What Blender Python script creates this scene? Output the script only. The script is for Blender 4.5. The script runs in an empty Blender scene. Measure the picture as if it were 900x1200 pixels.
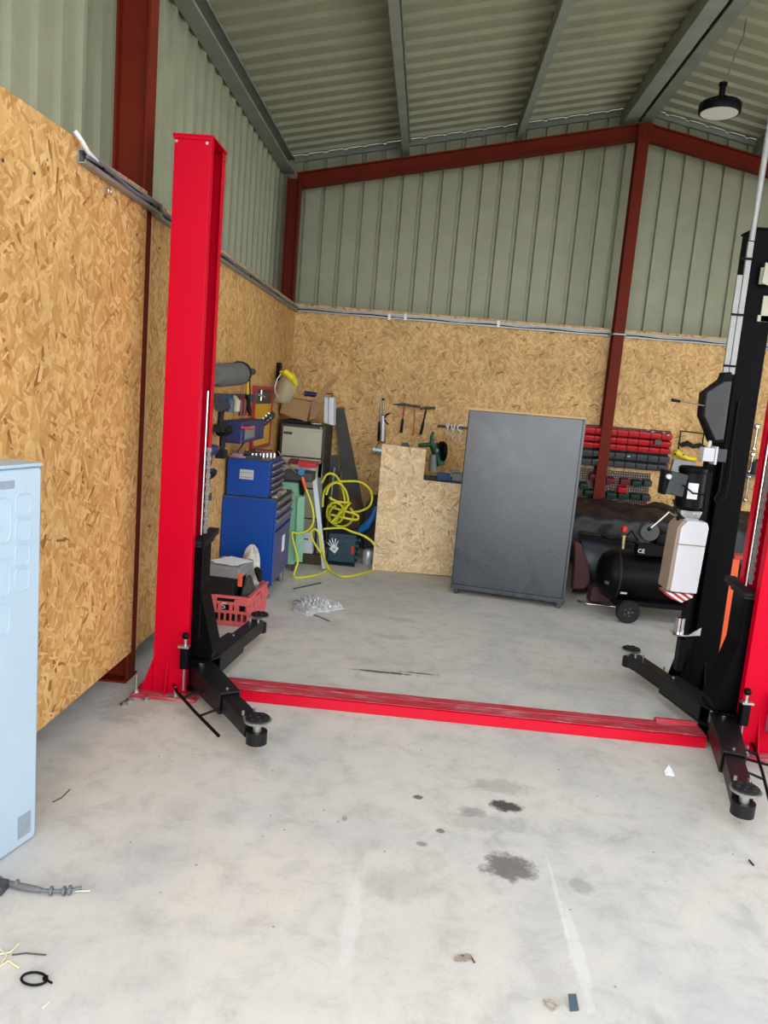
import bpy, math, random
from mathutils import Matrix, Vector
random.seed(7)
SC = bpy.context.scene
COL = SC.collection
# ------------------------------------------------------------------ camera
F = 900.0; CAMH = 1.6
def _n(v): return v.normalized()
_Y = _n(Vector((50, 132, F)))
_X = Vector((1, -0.085, 0)); _X = _n(_X - _X.dot(_Y) * _Y)
_Z = _Y.cross(_X)
if _Z.y < 0: _Z = -_Z
def ray(px, py):
    d = Vector((px - 450, 600 - py, F))
    return Vector((_X.dot(d), _Y.dot(d), _Z.dot(d)))
def at(px, py, X=None, Y=None, Z=None):
    """world point seen at a photo position on the plane x=X, y=Y or z=Z"""
    d = ray(px, py)
    if X is not None: t = X / d.x
    elif Y is not None: t = Y / d.y
    else: t = (Z - CAMH) / d.z
    return Vector((t * d.x, t * d.y, CAMH + t * d.z))
cd = bpy.data.cameras.new('camera'); cam = bpy.data.objects.new('camera', cd); COL.objects.link(cam)
R = Matrix(((_X.x, _X.y, -_X.z), (_Y.x, _Y.y, -_Y.z), (_Z.x, _Z.y, -_Z.z)))
cam.matrix_world = Matrix.Translation((0, 0, CAMH)) @ R.to_4x4()
cd.sensor_fit = 'HORIZONTAL'; cd.sensor_width = 36; cd.lens = 36 * F / 900
cd.clip_start = 0.05; cd.clip_end = 200
SC.camera = cam
# ------------------------------------------------------------------ materials
def lin(c):
    return tuple(((x / 255) / 12.92 if x / 255 <= 0.04045 else ((x / 255 + 0.055) / 1.055) ** 2.4) for x in c) + (1,)
def newmat(name):
    m = bpy.data.materials.new(name); m.use_nodes = True
    nt = m.node_tree; b = nt.nodes['Principled BSDF']
    return m, nt, b
def N(nt, t, **k):
    n = nt.nodes.new(t)
    for a, v in k.items():
        if a.startswith('i_'):
            key = a[2:]
            n.inputs[int(key) if key.isdigit() else key].default_value = v
        else: setattr(n, a, v)
    return n
def ramp(nt, stops, interp='LINEAR'):
    r = nt.nodes.new('ShaderNodeValToRGB'); r.color_ramp.interpolation = interp
    e = r.color_ramp.elements
    while len(e) > 1: e.remove(e[-1])
    e[0].position, e[0].color = stops[0]
    for p, c in stops[1:]:
        x = e.new(p); x.color = c
    return r
def mixc(nt, fac, a, b, mode='MIX'):
    m = nt.nodes.new('ShaderNodeMix'); m.data_type = 'RGBA'; m.blend_type = mode
    for s, v in ((0, fac), (6, a), (7, b)):
        if hasattr(v, 'is_output'): nt.links.new(v, m.inputs[s])
        else: m.inputs[s].default_value = v
    return m.outputs[2]
def math_(nt, op, a, b=None, c=None):
    m = nt.nodes.new('ShaderNodeMath'); m.operation = op
    for i, v in enumerate((a, b, c)):
        if v is None: continue
        if hasattr(v, 'is_output'): nt.links.new(v, m.inputs[i])
        else: m.inputs[i].default_value = v
    return m.outputs[0]
CACHE = {}
def mat(name, c, rough=.5, metal=0., var=.12, scale=9., bump=0., spec=.5, coat=0., alpha=1., trans=0.):
    if name in CACHE: return CACHE[name]
    m, nt, b = newmat(name)
    tc = N(nt, 'ShaderNodeTexCoord')
    no = N(nt, 'ShaderNodeTexNoise', i_Scale=scale, i_Detail=5., i_Roughness=.6)
    nt.links.new(tc.outputs['Object'], no.inputs['Vector'])
    L = lin(c)
    r = ramp(nt, [(.3, tuple(x * (1 - var) for x in L[:3]) + (1,)), (.7, tuple(min(1, x * (1 + var)) for x in L[:3]) + (1,))])
    nt.links.new(no.outputs['Fac'], r.inputs[0]); nt.links.new(r.outputs[0], b.inputs['Base Color'])
    rr = N(nt, 'ShaderNodeMapRange', i_3=max(0, rough - .07), i_4=min(1, rough + .07))
    nt.links.new(no.outputs['Fac'], rr.inputs[0]); nt.links.new(rr.outputs[0], b.inputs['Roughness'])
    b.inputs['Metallic'].default_value = metal
    b.inputs['Specular IOR Level'].default_value = spec
    b.inputs['Coat Weight'].default_value = coat
    b.inputs['Alpha'].default_value = alpha
    b.inputs['Transmission Weight'].default_value = trans
    if bump:
        bp = N(nt, 'ShaderNodeBump', i_Strength=bump, i_Distance=.01)
        nt.links.new(no.outputs['Fac'], bp.inputs['Height']); nt.links.new(bp.outputs[0], b.inputs['Normal'])
    CACHE[name] = m
    return m
def osb(name, axis='X', grain='V', cols=((118,78,34),(170,120,58),(201,156,88),(222,186,122)), sc=1.0):
    """strand board: three layers of stretched flakes at different angles. axis: panel normal; grain V or H"""
    m, nt, b = newmat(name)
    tc = N(nt, 'ShaderNodeTexCoord')
    ns = N(nt, 'ShaderNodeTexNoise', i_Scale=14., i_Detail=2.)
    nt.links.new(tc.outputs['Object'], ns.inputs['Vector'])
    off = N(nt, 'ShaderNodeVectorMath', operation='SCALE'); nt.links.new(ns.outputs['Color'], off.inputs[0]); off.inputs['Scale'].default_value = .012
    add = N(nt, 'ShaderNodeVectorMath', operation='ADD'); nt.links.new(tc.outputs['Object'], add.inputs[0]); nt.links.new(off.outputs[0], add.inputs[1])
    long_, short = 9. * sc, 42. * sc
    lay = []
    for i, ang in enumerate((14, -24, 52, -70)):
        rot = [0, 0, 0]; rot[0 if axis == 'X' else 1] = math.radians(ang)
        mp0 = N(nt, 'ShaderNodeMapping'); mp0.inputs['Rotation'].default_value = rot
        mp0.inputs['Location'].default_value = (i * 3.1, i * 1.7, i * 2.3)
        nt.links.new(add.outputs[0], mp0.inputs[0])
        mp = N(nt, 'ShaderNodeMapping')
        k = 1 + .25 * i
        if grain == 'V': s = (short * k, short * k, long_ * k)
        else: s = (long_ * k, long_ * k, short * k)
        mp.inputs['Scale'].default_value = s
        nt.links.new(mp0.outputs[0], mp.inputs[0])
        vo = N(nt, 'ShaderNodeTexVoronoi', i_Scale=1.)
        nt.links.new(mp.outputs[0], vo.inputs['Vector'])
        se = N(nt, 'ShaderNodeSeparateColor'); nt.links.new(vo.outputs['Color'], se.inputs[0])
        rp = ramp(nt, [(0, lin(cols[0])), (.05, lin(cols[1])), (.45, lin(cols[2])), (1, lin(cols[3]))])
        nt.links.new(se.outputs[0], rp.inputs[0])
        lay.append((rp.outputs[0], se.outputs[1], vo.outputs['Distance']))
    c = lay[0][0]
    for k, th in ((1, .5), (2, .68), (3, .82)):
        f = math_(nt, 'GREATER_THAN', lay[k][1], th)
        c = mixc(nt, f, c, lay[k][0])
    big = N(nt, 'ShaderNodeTexNoise', i_Scale=1.6, i_Detail=3.)
    nt.links.new(tc.outputs['Object'], big.inputs['Vector'])
    br = ramp(nt, [(.35, (.86, .84, .8, 1)), (.65, (1.05, 1.03, 1, 1))]); nt.links.new(big.outputs['Fac'], br.inputs[0])
    c = mixc(nt, 1., c, br.outputs[0], 'MULTIPLY')
    ed = N(nt, 'ShaderNodeMapRange', i_1=.5, i_2=.95, i_3=1., i_4=.72); nt.links.new(lay[0][2], ed.inputs[0])
    cb = N(nt, 'ShaderNodeCombineColor')
    for i in range(3): nt.links.new(ed.outputs[0], cb.inputs[i])
    c = mixc(nt, .45, c, cb.outputs[0], 'MULTIPLY')
    nt.links.new(c, b.inputs['Base Color'])
    b.inputs['Roughness'].default_value = .55; b.inputs['Specular IOR Level'].default_value = .35
    bp = N(nt, 'ShaderNodeBump', i_Strength=.25, i_Distance=.004)
    nt.links.new(lay[1][2], bp.inputs['Height']); nt.links.new(bp.outputs[0], b.inputs['Normal'])
    return m
def concrete(name, stains=True):
    m, nt, b = newmat(name)
    tc = N(nt, 'ShaderNodeNewGeometry'); pos = tc.outputs['Position']
    n1 = N(nt, 'ShaderNodeTexNoise', i_Scale=.9, i_Detail=6., i_Roughness=.62, i_Distortion=.6)
    n2 = N(nt, 'ShaderNodeTexNoise', i_Scale=7., i_Detail=8., i_Roughness=.7, i_Distortion=.4)
    n3 = N(nt, 'ShaderNodeTexNoise', i_Scale=60., i_Detail=4.)
    for n in (n1, n2, n3): nt.links.new(pos, n.inputs['Vector'])
    r1 = ramp(nt, [(.3, lin((178, 177, 177))), (.5, lin((197, 193, 186))), (.72, lin((206, 199, 188)))])
    nt.links.new(n1.outputs['Fac'], r1.inputs[0])
    r2 = ramp(nt, [(.3, (.70, .70, .71, 1)), (.5, (.96, .96, .96, 1)), (.72, (1.07, 1.05, 1.02, 1))])
    nt.links.new(n2.outputs['Fac'], r2.inputs[0])
    c = mixc(nt, .85, r1.outputs[0], r2.outputs[0], 'MULTIPLY')
    # faint trowel curls
    n4 = N(nt, 'ShaderNodeTexNoise', i_Scale=3.2, i_Detail=3., i_Distortion=3.)
    nt.links.new(pos, n4.inputs['Vector'])
    w = math_(nt, 'ABSOLUTE', math_(nt, 'SUBTRACT', n4.outputs['Fac'], .5))
    r4 = ramp(nt, [(0, (.86, .85, .83, 1)), (.012, (1, 1, 1, 1))]); nt.links.new(w, r4.inputs[0])
    c = mixc(nt, .6, c, r4.outputs[0], 'MULTIPLY')
    # small specks
    vo = N(nt, 'ShaderNodeTexVoronoi', i_Scale=16.); nt.links.new(pos, vo.inputs['Vector'])
    sp = N(nt, 'ShaderNodeSeparateColor'); nt.links.new(vo.outputs['Color'], sp.inputs[0])
    f = math_(nt, 'MULTIPLY', math_(nt, 'LESS_THAN', vo.outputs['Distance'], .075), math_(nt, 'GREATER_THAN', sp.outputs[0], .86))
    c = mixc(nt, math_(nt, 'MULTIPLY', f, .7), c, lin((90, 84, 78)))
    rough = .62
    if stains:
        S = [(.459, 3.09, .115, .06, .33, (110, 110, 108)), (.47, 2.935, .062, .04, .95, (58, 55, 54)),
             (.44, 2.515, .085, .075, .8, (78, 72, 68)), (.37, 2.79, .15, .06, .3, (115, 113, 112)), (.33, 2.86, .05, .035, .45, (100, 98, 96)),
             (.113, 2.932, .02, .015, .85, (70, 68, 66)), (.68, 2.45, .04, .04, .4, (110, 106, 102)),
             (.06, 2.35, .12, .09, .22, (125, 120, 112)), (-.07, 5.0, .1, .05, .3, (110, 110, 108)), (-.03, 5.43, .12, .05, .3, (120, 120, 118)),
             (-.11, 4.32, .18, .016, .9, (62, 56, 52)), (.1, 4.36, .1, .012, .8, (66, 58, 52)), (-.15, 4.5, .16, .06, .16, (120, 118, 116)),
             (.2, 2.7, .015, .015, .8, (80, 76, 74)), (-1.3, 3.55, .14, .22, .35, (130, 124, 116)), (.13, 2.6, .02, .015, .6, (85, 80, 76)),
             (-.28, 2.1, .9, .5, .10, (200, 180, 160))]
        W = [(-.085, 2.15, .026, .20, .3, (220, 219, 215)), (.585, 2.38, .008, .22, .34, (220, 219, 215)), (.60, 2.12, .022, .2, .36, (222, 221, 217)), (-.5, 2.6, .07, .16, .15, (205, 207, 208))]
        nd = N(nt, 'ShaderNodeTexNoise', i_Scale=22., i_Detail=4., i_Roughness=.7); nt.links.new(pos, nd.inputs['Vector'])
        sx = N(nt, 'ShaderNodeSeparateXYZ'); nt.links.new(pos, sx.inputs[0])
        wob = math_(nt, 'MULTIPLY', math_(nt, 'SUBTRACT', nd.outputs['Fac'], .5), 2.2)
        for (x, y, rx, ry, k, col) in S + W:
            a = math_(nt, 'POWER', math_(nt, 'DIVIDE', math_(nt, 'SUBTRACT', sx.outputs[0], x), rx), 2.)
            bb = math_(nt, 'POWER', math_(nt, 'DIVIDE', math_(nt, 'SUBTRACT', sx.outputs[1], y), ry), 2.)
            d = math_(nt, 'ADD', math_(nt, 'SQRT', math_(nt, 'ADD', a, bb)), wob)
            mr = N(nt, 'ShaderNodeMapRange', i_1=.75, i_2=1.25, i_3=k, i_4=0.); nt.links.new(d, mr.inputs[0])
            c = mixc(nt, mr.outputs[0], c, lin(col))
    nt.links.new(c, b.inputs['Base Color'])
    rr = N(nt, 'ShaderNodeMapRange', i_3=rough - .17, i_4=rough + .12); nt.links.new(n2.outputs['Fac'], rr.inputs[0])
    nt.links.new(rr.outputs[0], b.inputs['Roughness'])
    b.inputs['Specular IOR Level'].default_value = .4
    bp = N(nt, 'ShaderNodeBump', i_Strength=.12, i_Distance=.004)
    nt.links.new(n3.outputs['Fac'], bp.inputs['Height']); nt.links.new(bp.outputs[0], b.inputs['Normal'])
    return m
def dusty_red(name):
    m, nt, b = newmat(name)
    tc = N(nt, 'ShaderNodeTexCoord')
    mp = N(nt, 'ShaderNodeMapping'); mp.inputs['Scale'].default_value = (2.2, 9, 9); nt.links.new(tc.outputs['Object'], mp.inputs[0])
    no = N(nt, 'ShaderNodeTexNoise', i_Scale=2.2, i_Detail=7., i_Roughness=.72); nt.links.new(mp.outputs[0], no.inputs['Vector'])
    r = ramp(nt, [(.40, lin((176, 10, 34))), (.54, lin((165, 60, 72))), (.62, lin((178, 110, 112))), (.8, lin((190, 160, 155)))])
    nt.links.new(no.outputs['Fac'], r.inputs[0])
    nt.links.new(r.outputs[0], b.inputs['Base Color']); b.inputs['Roughness'].default_value = .55
    return m
def stripes(name, a, c, sc=40.):
    m, nt, b = newmat(name)
    tc = N(nt, 'ShaderNodeTexCoord')
    mp = N(nt, 'ShaderNodeMapping'); mp.inputs['Rotation'].default_value = (0, math.radians(60), 0); nt.links.new(tc.outputs['Object'], mp.inputs[0])
    w = N(nt, 'ShaderNodeTexWave', i_Scale=sc / 6.28); nt.links.new(mp.outputs[0], w.inputs['Vector'])
    r = ramp(nt, [(.5, lin(a)), (.52, lin(c))]); nt.links.new(w.outputs['Fac'], r.inputs[0]); nt.links.new(r.outputs[0], b.inputs['Base Color'])
    return m
def cabinet_grey():
    m, nt, b = newmat('charcoal_enamel')
    tc = N(nt, 'ShaderNodeTexCoord')
    no = N(nt, 'ShaderNodeTexNoise', i_Scale=2.4, i_Detail=8., i_Roughness=.7, i_Distortion=.8); nt.links.new(tc.outputs['Object'], no.inputs['Vector'])
    r = ramp(nt, [(.3, lin((30, 40, 50))), (.55, lin((34, 44, 54))), (.68, lin((44, 52, 58)))]); nt.links.new(no.outputs['Fac'], r.inputs[0])
    nt.links.new(r.outputs[0], b.inputs['Base Color'])
    rr = N(nt, 'ShaderNodeMapRange', i_1=.35, i_2=.65, i_3=.24, i_4=.34); nt.links.new(no.outputs['Fac'], rr.inputs[0]); nt.links.new(rr.outputs[0], b.inputs['Roughness']); b.inputs['Specular IOR Level'].default_value = .8
    return m
M = dict(
    floor=concrete('floor_concrete'), ground=concrete('yard_concrete', False),
    sheet=mat('galvanised_sheet', (146, 147, 122), .5, 0, .08, 5, spec=.35), purl=mat('galvanised_purlin', (132, 140, 128), .55, .1, .16, 4),
    oxide=mat('red_oxide_paint', (98, 28, 10), .6, 0, .15, 3, spec=.15), osbL=osb('strand_board_side', 'X', 'V', ((134,86,40),(174,126,70),(194,150,90),(216,178,122))),
    osbB=osb('strand_board_back', 'Y', 'V', ((142,100,52),(178,136,78),(196,156,98),(214,180,124))),
    osbH=osb('strand_board_loose', 'Y', 'H', ((170,134,88),(204,172,126),(218,190,148),(234,212,174))),
    red=mat('red_gloss_paint', (188, 0, 34), .38, 0, .04, 2, spec=.09), redd=dusty_red('dusty_red_paint'),
    blk=mat('black_satin_paint', (6, 6, 8), .45, 0, .15, 6, spec=.12), blk2=mat('black_rubber', (20, 20, 21), .7, 0, .2, 20, bump=.2, spec=.3),
    armb=mat('arm_black_paint', (15, 15, 18), .42, 0, .15, 5, spec=.3), blkm=mat('black_lift_paint', (3, 3, 5), .45, 0, .15, 5, spec=.06),
    zinc=mat('zinc_plated_steel', (190, 190, 186), .3, .9, .1, 30), galv=mat('galvanised_trunking', (150, 152, 148), .45, .55, .12, 20),
    chrome=mat('bright_steel', (205, 205, 205), .2, 1., .06, 30), white=mat('white_plastic', (206, 209, 213), .4, 0, .03, 8),
    grey=mat('grey_plastic', (120, 122, 124), .5, 0, .08, 8), dgrey=mat('dark_grey_paint', (56, 58, 60), .5, 0, .12, 8),
    ivory=mat('ivory_enamel', (178, 176, 156), .45, 0, .05, 5), cab=cabinet_grey(), pine=mat('pine_edge', (196, 160, 108), .6, 0, .12, 12),
    iceb=mat('pale_blue_enamel', (160, 178, 192), .38, 0, .05, 3), iced=mat('grey_sticker', (128, 140, 150), .6, 0, .1, 60),
    blue=mat('blue_enamel', (0, 60, 140), .38, 0, .05, 3, spec=.35), dblue=mat('dark_blue_enamel', (26, 34, 86), .42, 0, .1, 4),
    alu=mat('drawer_grip_aluminium', (128, 126, 122), .45, .5, .12, 20), green=mat('pale_green_paint', (132, 184, 150), .5, 0, .08, 5),
    dgreen=mat('dark_green_plastic', (10, 74, 44), .45, 0, .1, 8), teal=mat('dark_teal_plastic', (14, 52, 66), .5, 0, .12, 30, bump=.4),
    yel=mat('yellow_hose', (204, 200, 40), .45, 0, .06, 10), yel2=mat('yellow_plastic', (222, 204, 30), .4, 0, .06, 10),
    amber=mat('amber_yellow', (206, 158, 30), .5, 0, .12, 10), orange=mat('orange_paint', (226, 84, 18), .42, 0, .06, 5),
    crate=mat('faded_red_plastic', (204, 92, 92), .5, 0, .1, 14), rplast=mat('red_plastic', (176, 20, 28), .4, 0, .1, 14),
    maroon=mat('maroon_leatherette', (78, 38, 38), .5, 0, .18, 12, bump=.3), card=mat('cardboard', (158, 124, 84), .8, 0, .08, 16),
    tarp=mat('black_tarpaulin', (14, 14, 19), .55, 0, .25, 7, bump=.5), cloth=mat('dark_grey_cloth', (54, 54, 52), .9, 0, .25, 30, bump=.5),
    navy=mat('navy_bumper_plastic', (14, 20, 32), .4, 0, .15, 6), rubberb=mat('grey_rubber_board', (70, 68, 64), .8, 0, .18, 10, bump=.3),
    brown=mat('brown_canvas', (72, 56, 42), .85, 0, .25, 12, bump=.5), bluepl=mat('bright_blue_plastic', (24, 100, 168), .5, 0, .1, 12),
    paper=mat('white_paper', (220, 222, 226), .8, 0, .05, 20), brass=mat('brass', (196, 180, 130), .3, .9, .1, 20),
    wood=mat('ash_handle', (170, 112, 62), .5, 0, .15, 30), rwood=mat('red_handle', (150, 44, 26), .5, 0, .15, 20),
    leather=mat('grey_leather', (92, 92, 90), .7, 0, .2, 14, bump=.4), visor=mat('clear_visor', (190, 180, 150), .1, 0, .03, 8, alpha=.45),
    film=mat('clear_film', (205, 208, 208), .15, .1, .2, 60, alpha=.5, bump=.8), lens=mat('lamp_lens', (206, 206, 200), .5, 0, .03, 10),
    peg=mat('pegboard_steel', (40, 40, 42), .5, .1, .1, 10), straw=mat('straw', (204, 198, 164), .7, 0, .1, 30),
    greycable=mat('grey_cable_sheath', (96, 98, 100), .5, 0, .1, 20), haz=stripes('hazard_stripe', (176, 26, 34), (226, 224, 222), 75.),
    tan=mat('tan_plastic_and_tank_shade', (150, 132, 116), .55, 0, .06, 12), lavender=mat('faded_purple_paint', (64, 62, 112), .4, 0, .12, 5),
    silver=mat('silver_case', (190, 192, 196), .35, .4, .08, 14), ink=mat('black_ink', (66, 54, 56), .8, 0, .2, 40),
    rust=mat('rusty_flange', (96, 60, 44), .7, .1, .25, 14), darkred=mat('dark_red_plastic', (100, 24, 34), .5, 0, .15, 14),
)
# ------------------------------------------------------------------ mesh building
WM = {}
class MB:
    def __init__(s): s.v = []; s.f = []; s.M = Matrix(); s.log = []
    def add(s, vs, fs):
        n = len(s.v); nf = len(s.f); s.v += [s.M @ Vector(p) for p in vs]; s.f += [tuple(i + n for i in f) for f in fs]; s.log.append((n, len(s.v), nf, len(s.f))); return s
    def box(s, x0, x1, y0, y1, z0, z1):
        return s.add([(x0,y0,z0),(x1,y0,z0),(x1,y1,z0),(x0,y1,z0),(x0,y0,z1),(x1,y0,z1),(x1,y1,z1),(x0,y1,z1)],
                     [(0,3,2,1),(4,5,6,7),(0,1,5,4),(1,2,6,5),(2,3,7,6),(3,0,4,7)])
    def prism(s, poly, axis, a, b):
        def P(u, v, w): return {'z': (u, v, w), 'y': (u, w, v), 'x': (w, u, v)}[axis]
        n = len(poly)
        return s.add([P(u, v, a) for u, v in poly] + [P(u, v, b) for u, v in poly],
                     [tuple(range(n))[::-1], tuple(range(n, 2 * n))] + [(i, (i + 1) % n, n + (i + 1) % n, n + i) for i in range(n)])
    def extr(s, pts, d):
        """3d polygon extruded by vector d"""
        n = len(pts); d = Vector(d)
        return s.add([Vector(p) for p in pts] + [Vector(p) + d for p in pts],
                     [tuple(range(n))[::-1], tuple(range(n, 2 * n))] + [(i, (i + 1) % n, n + (i + 1) % n, n + i) for i in range(n)])
    def cyl(s, p0, p1, r0, r1=None, seg=20):
        return s.tube([p0, p1], [r0, r0 if r1 is None else r1], seg)
    def tube(s, pts, r, seg=10, closed=False):
        pts = [Vector(p) for p in pts]; n = len(pts)
        rs = r if isinstance(r, (list, tuple)) else [r] * n
        vs = []; prev = None
        for i, p in enumerate(pts):
            t = (pts[min(i + 1, n - 1)] - pts[max(i - 1, 0)]) if not closed else (pts[(i + 1) % n] - pts[i - 1])
            if t.length < 1e-9: t = Vector((0, 0, 1))
            t.normalize()
            if prev is None:
                a = Vector((0, 0, 1)) if abs(t.z) < .9 else Vector((1, 0, 0))
                u = t.cross(a).normalized()
            else:
                u = (prev - prev.dot(t) * t).normalized()
            prev = u; w = t.cross(u)
            vs += [p + rs[i] * (math.cos(2 * math.pi * k / seg) * u + math.sin(2 * math.pi * k / seg) * w) for k in range(seg)]
        fs = [(i * seg + k, i * seg + (k + 1) % seg, (i + 1) * seg + (k + 1) % seg, (i + 1) * seg + k) for i in range(n - 1) for k in range(seg)]
        if closed: fs += [((n - 1) * seg + k, (n - 1) * seg + (k + 1) % seg, (k + 1) % seg, k) for k in range(seg)]
        else: fs += [tuple(range(seg))[::-1], tuple(range((n - 1) * seg, n * seg))]
        return s.add(vs, fs)
    def lathe(s, prof, c=(0, 0, 0), seg=28, axis='z'):
        """prof: (radius, height) list"""
        c = Vector(c); vs = []
        for r, h in prof:
            for k in range(seg):
                a = 2 * math.pi * k / seg; p = (r * math.cos(a), r * math.sin(a))
                vs.append(c + Vector({'z': (p[0], p[1], h), 'x': (h, p[0], p[1]), 'y': (p[0], h, p[1])}[axis]))
        n = len(prof)
        fs = [(i * seg + k, i * seg + (k + 1) % seg, (i + 1) * seg + (k + 1) % seg, (i + 1) * seg + k) for i in range(n - 1) for k in range(seg)]
        fs += [tuple(range(seg))[::-1], tuple(range((n - 1) * seg, n * seg))]
        return s.add(vs, fs)
    def ball(s, c, r, seg=16, sq=(1, 1, 1)):
        prof = [(max(1e-4, r * math.sin(math.pi * i / 10)), -r * math.cos(math.pi * i / 10)) for i in range(11)]
        old = s.M; s.M = s.M @ Matrix.Translation(c) @ Matrix.Diagonal((*sq, 1)); s.lathe(prof, (0, 0, 0), seg); s.M = old; return s
    def grid(s, fn, nu, nv, thick=None):
        vs = [fn(i / nu, j / nv) for i in range(nu + 1) for j in range(nv + 1)]
        fs = [(i * (nv + 1) + j, (i + 1) * (nv + 1) + j, (i + 1) * (nv + 1) + j + 1, i * (nv + 1) + j + 1) for i in range(nu) for j in range(nv)]
        return s.add(vs, fs)
    def each(s, name, m, parent=None, n=1, **k):
        """one object per n consecutive shells"""
        out = []
        for i in range(0, len(s.log), n):
            g = s.log[i:i + n]; q = MB(); v0 = g[0][0]; v1 = g[-1][1]; f0 = g[0][2]; f1 = g[-1][3]
            q.v = s.v[v0:v1]; q.f = [tuple(a - v0 for a in f) for f in s.f[f0:f1]]
            out.append(q.build(name, m, parent, **k))
        return out
    def build(s, name, m, parent=None, bevel=0., smooth=False, solid=0., subd=0):
        xs = [p.x for p in s.v]; ys = [p.y for p in s.v]; zs = [p.z for p in s.v]
        c = Vector(((min(xs) + max(xs)) / 2, (min(ys) + max(ys)) / 2, min(zs)))
        me = bpy.data.meshes.new(name); me.from_pydata([p - c for p in s.v], [], s.f)
        me.validate(); me.update()
        import bmesh
        bm = bmesh.new(); bm.from_mesh(me); bmesh.ops.recalc_face_normals(bm, faces=bm.faces); bm.to_mesh(me); bm.free()
        me.materials.append(m)
        o = bpy.data.objects.new(name, me); COL.objects.link(o); o.location = c
        if smooth:
            for p in me.polygons: p.use_smooth = True
        if solid:
            md = o.modifiers.new('solid', 'SOLIDIFY'); md.thickness = solid; md.offset = 0
        if subd:
            md = o.modifiers.new('sub', 'SUBSURF'); md.levels = md.render_levels = subd
        if bevel:
            md = o.modifiers.new('bevel', 'BEVEL'); md.width = bevel; md.segments = 2; md.limit_method = 'ANGLE'; md.angle_limit = math.radians(40)
            for p in me.polygons: p.use_smooth = True
            try:
                md.harden_normals = True
            except Exception: pass
        elif smooth:
            try:
                me.set_sharp_from_angle(angle=math.radians(40))
            except Exception: pass
        WM[o.name] = Matrix.Translation(c)
        if parent is not None:
            o.parent = parent; o.matrix_parent_inverse = WM[parent.name].inverted()
        return o
def tag(o, label=None, cat=None, group=None, kind=None):
    if label: o['label'] = label
    if cat: o['category'] = cat
    if group: o['group'] = group
    if kind: o['kind'] = kind
    return o
def thing(name, loc, label, cat, group=None):
    o = bpy.data.objects.new(name, None); COL.objects.link(o); o.location = loc
    o.empty_display_size = .1
    WM[o.name] = Matrix.Translation(loc)
    return tag(o, label, cat, group)
def struct(o, label=None):
    o['kind'] = 'structure'
    if label: o['label'] = label
    return o
def rotz(c, a): return Matrix.Translation(c) @ Matrix.Rotation(a, 4, 'Z') @ Matrix.Translation(-Vector(c))
def frame(o, ux, uy):
    """local frame: origin o, local x along ux, local y along uy, z = cross"""
    ux = Vector(ux).normalized(); uy = Vector(uy); uy = (uy - uy.dot(ux) * ux).normalized(); uz = ux.cross(uy)
    m = Matrix.Identity(4)
    for i in range(3): m[i][0], m[i][1], m[i][2], m[i][3] = ux[i], uy[i], uz[i], o[i]
    return m
# ------------------------------------------------------------------ building shell
XL, XR, YF, YB = -1.75, 5.5, 1.2, 8.45
XA = 1.9
def zroof(x): return 3.98 + .204 * ((x if x <= XA else 2 * XA - x) + 1.575)
struct(MB().box(XL - .1, XR + .1, YF, YB + .1, -.15, 0).build('floor', M['floor']), 'trowelled grey concrete floor with oil stains')
struct(MB().box(-14, 16, -16, YF, -.15, -.002).build('ground', M['ground']), 'concrete yard outside the open front')
def rib_profile(a, b, pitch, phase, depth=.032, w0=.052, w1=.034):
    """list of (along, out) for a ribbed sheet"""
    pts = [(a, 0)]; k = math.ceil((a - phase) / pitch)
    while phase + k * pitch < b - .06:
        c = phase + k * pitch; k += 1
        if c < a + .05: continue
        pts += [(c - w0 / 2, 0), (c - w1 / 2, depth), (c + w1 / 2, depth), (c + w0 / 2, 0)]
    pts.append((b, 0)); return pts
def sheet(name, pts3, label=None):
    """pts3: list of (p_bottom, p_top)"""
    mb = MB(); vs = []; fs = []
    for p, q in pts3: vs += [p, q]
    for i in range(len(pts3) - 1): fs.append((2 * i, 2 * i + 2, 2 * i + 3, 2 * i + 1))
    mb.add(vs, fs); return struct(mb.build(name, M['sheet'], solid=.004), label)
pr = rib_profile(YF, YB, .205, 3.12)
sheet('wall_left', [((XL + d, y, .0), (XL + d, y, zroof(XL) + .028)) for y, d in pr], 'ribbed grey green steel side wall above the boards')
DY0, DY1, DZ = 3.6, 6.2, 3.1      # unseen doorway added in the right wall to light floor and left boards
for nm, ya, yb_, za in (('wall_right', YF, DY0, 0), ('wall_right', DY1, YB, 0), ('wall_right', DY0, DY1, DZ)):
    sheet(nm, [((XR - d, y, za), (XR - d, y, zroof(XR) + .028)) for y, d in rib_profile(ya, yb_, .205, 3.12)])
pb = rib_profile(XL, XR, .204, .346)
if not any(abs(x - XA) < 1e-6 for x, d in pb):
    pass
sheet('wall_back', [((x, YB + d, 0), (x, YB + d, zroof(x) + .028)) for x, d in pb], 'ribbed grey green steel gable wall')
# front gable with its big open doorway
mbf = MB()
mbf.prism([(XL, 0), (-1.62, 0), (-1.62, 3.75), (5.3, 3.75), (5.3, 0), (XR, 0), (XR, zroof(XR)), (XA, zroof(XA)), (XL, zroof(XL))], 'y', YF - .03, YF)
struct(mbf.build('wall_front', M['sheet']))
RY0, RY1 = 3.2, 5.0       # depth span of the unseen roof lights, added to brighten the mid floor
def roofpart(x0, x1, y0, y1, label=None):
    pq = rib_profile(y0, y1, .205, 3.2, .032, .052, .034)
    return sheet('ceiling', [((x0, y, zroof(x0) + .032 - d), (x1, y, zroof(x1) + .032 - d)) for y, d in pq], label)
m_, nt_, b_ = newmat('translucent_sheet')
tr_ = N(nt_, 'ShaderNodeBsdfTranslucent'); tr_.inputs[0].default_value = (.86, .88, .88, 1)
nt_.links.new(tr_.outputs[0], nt_.nodes['Material Output'].inputs[0])
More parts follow.
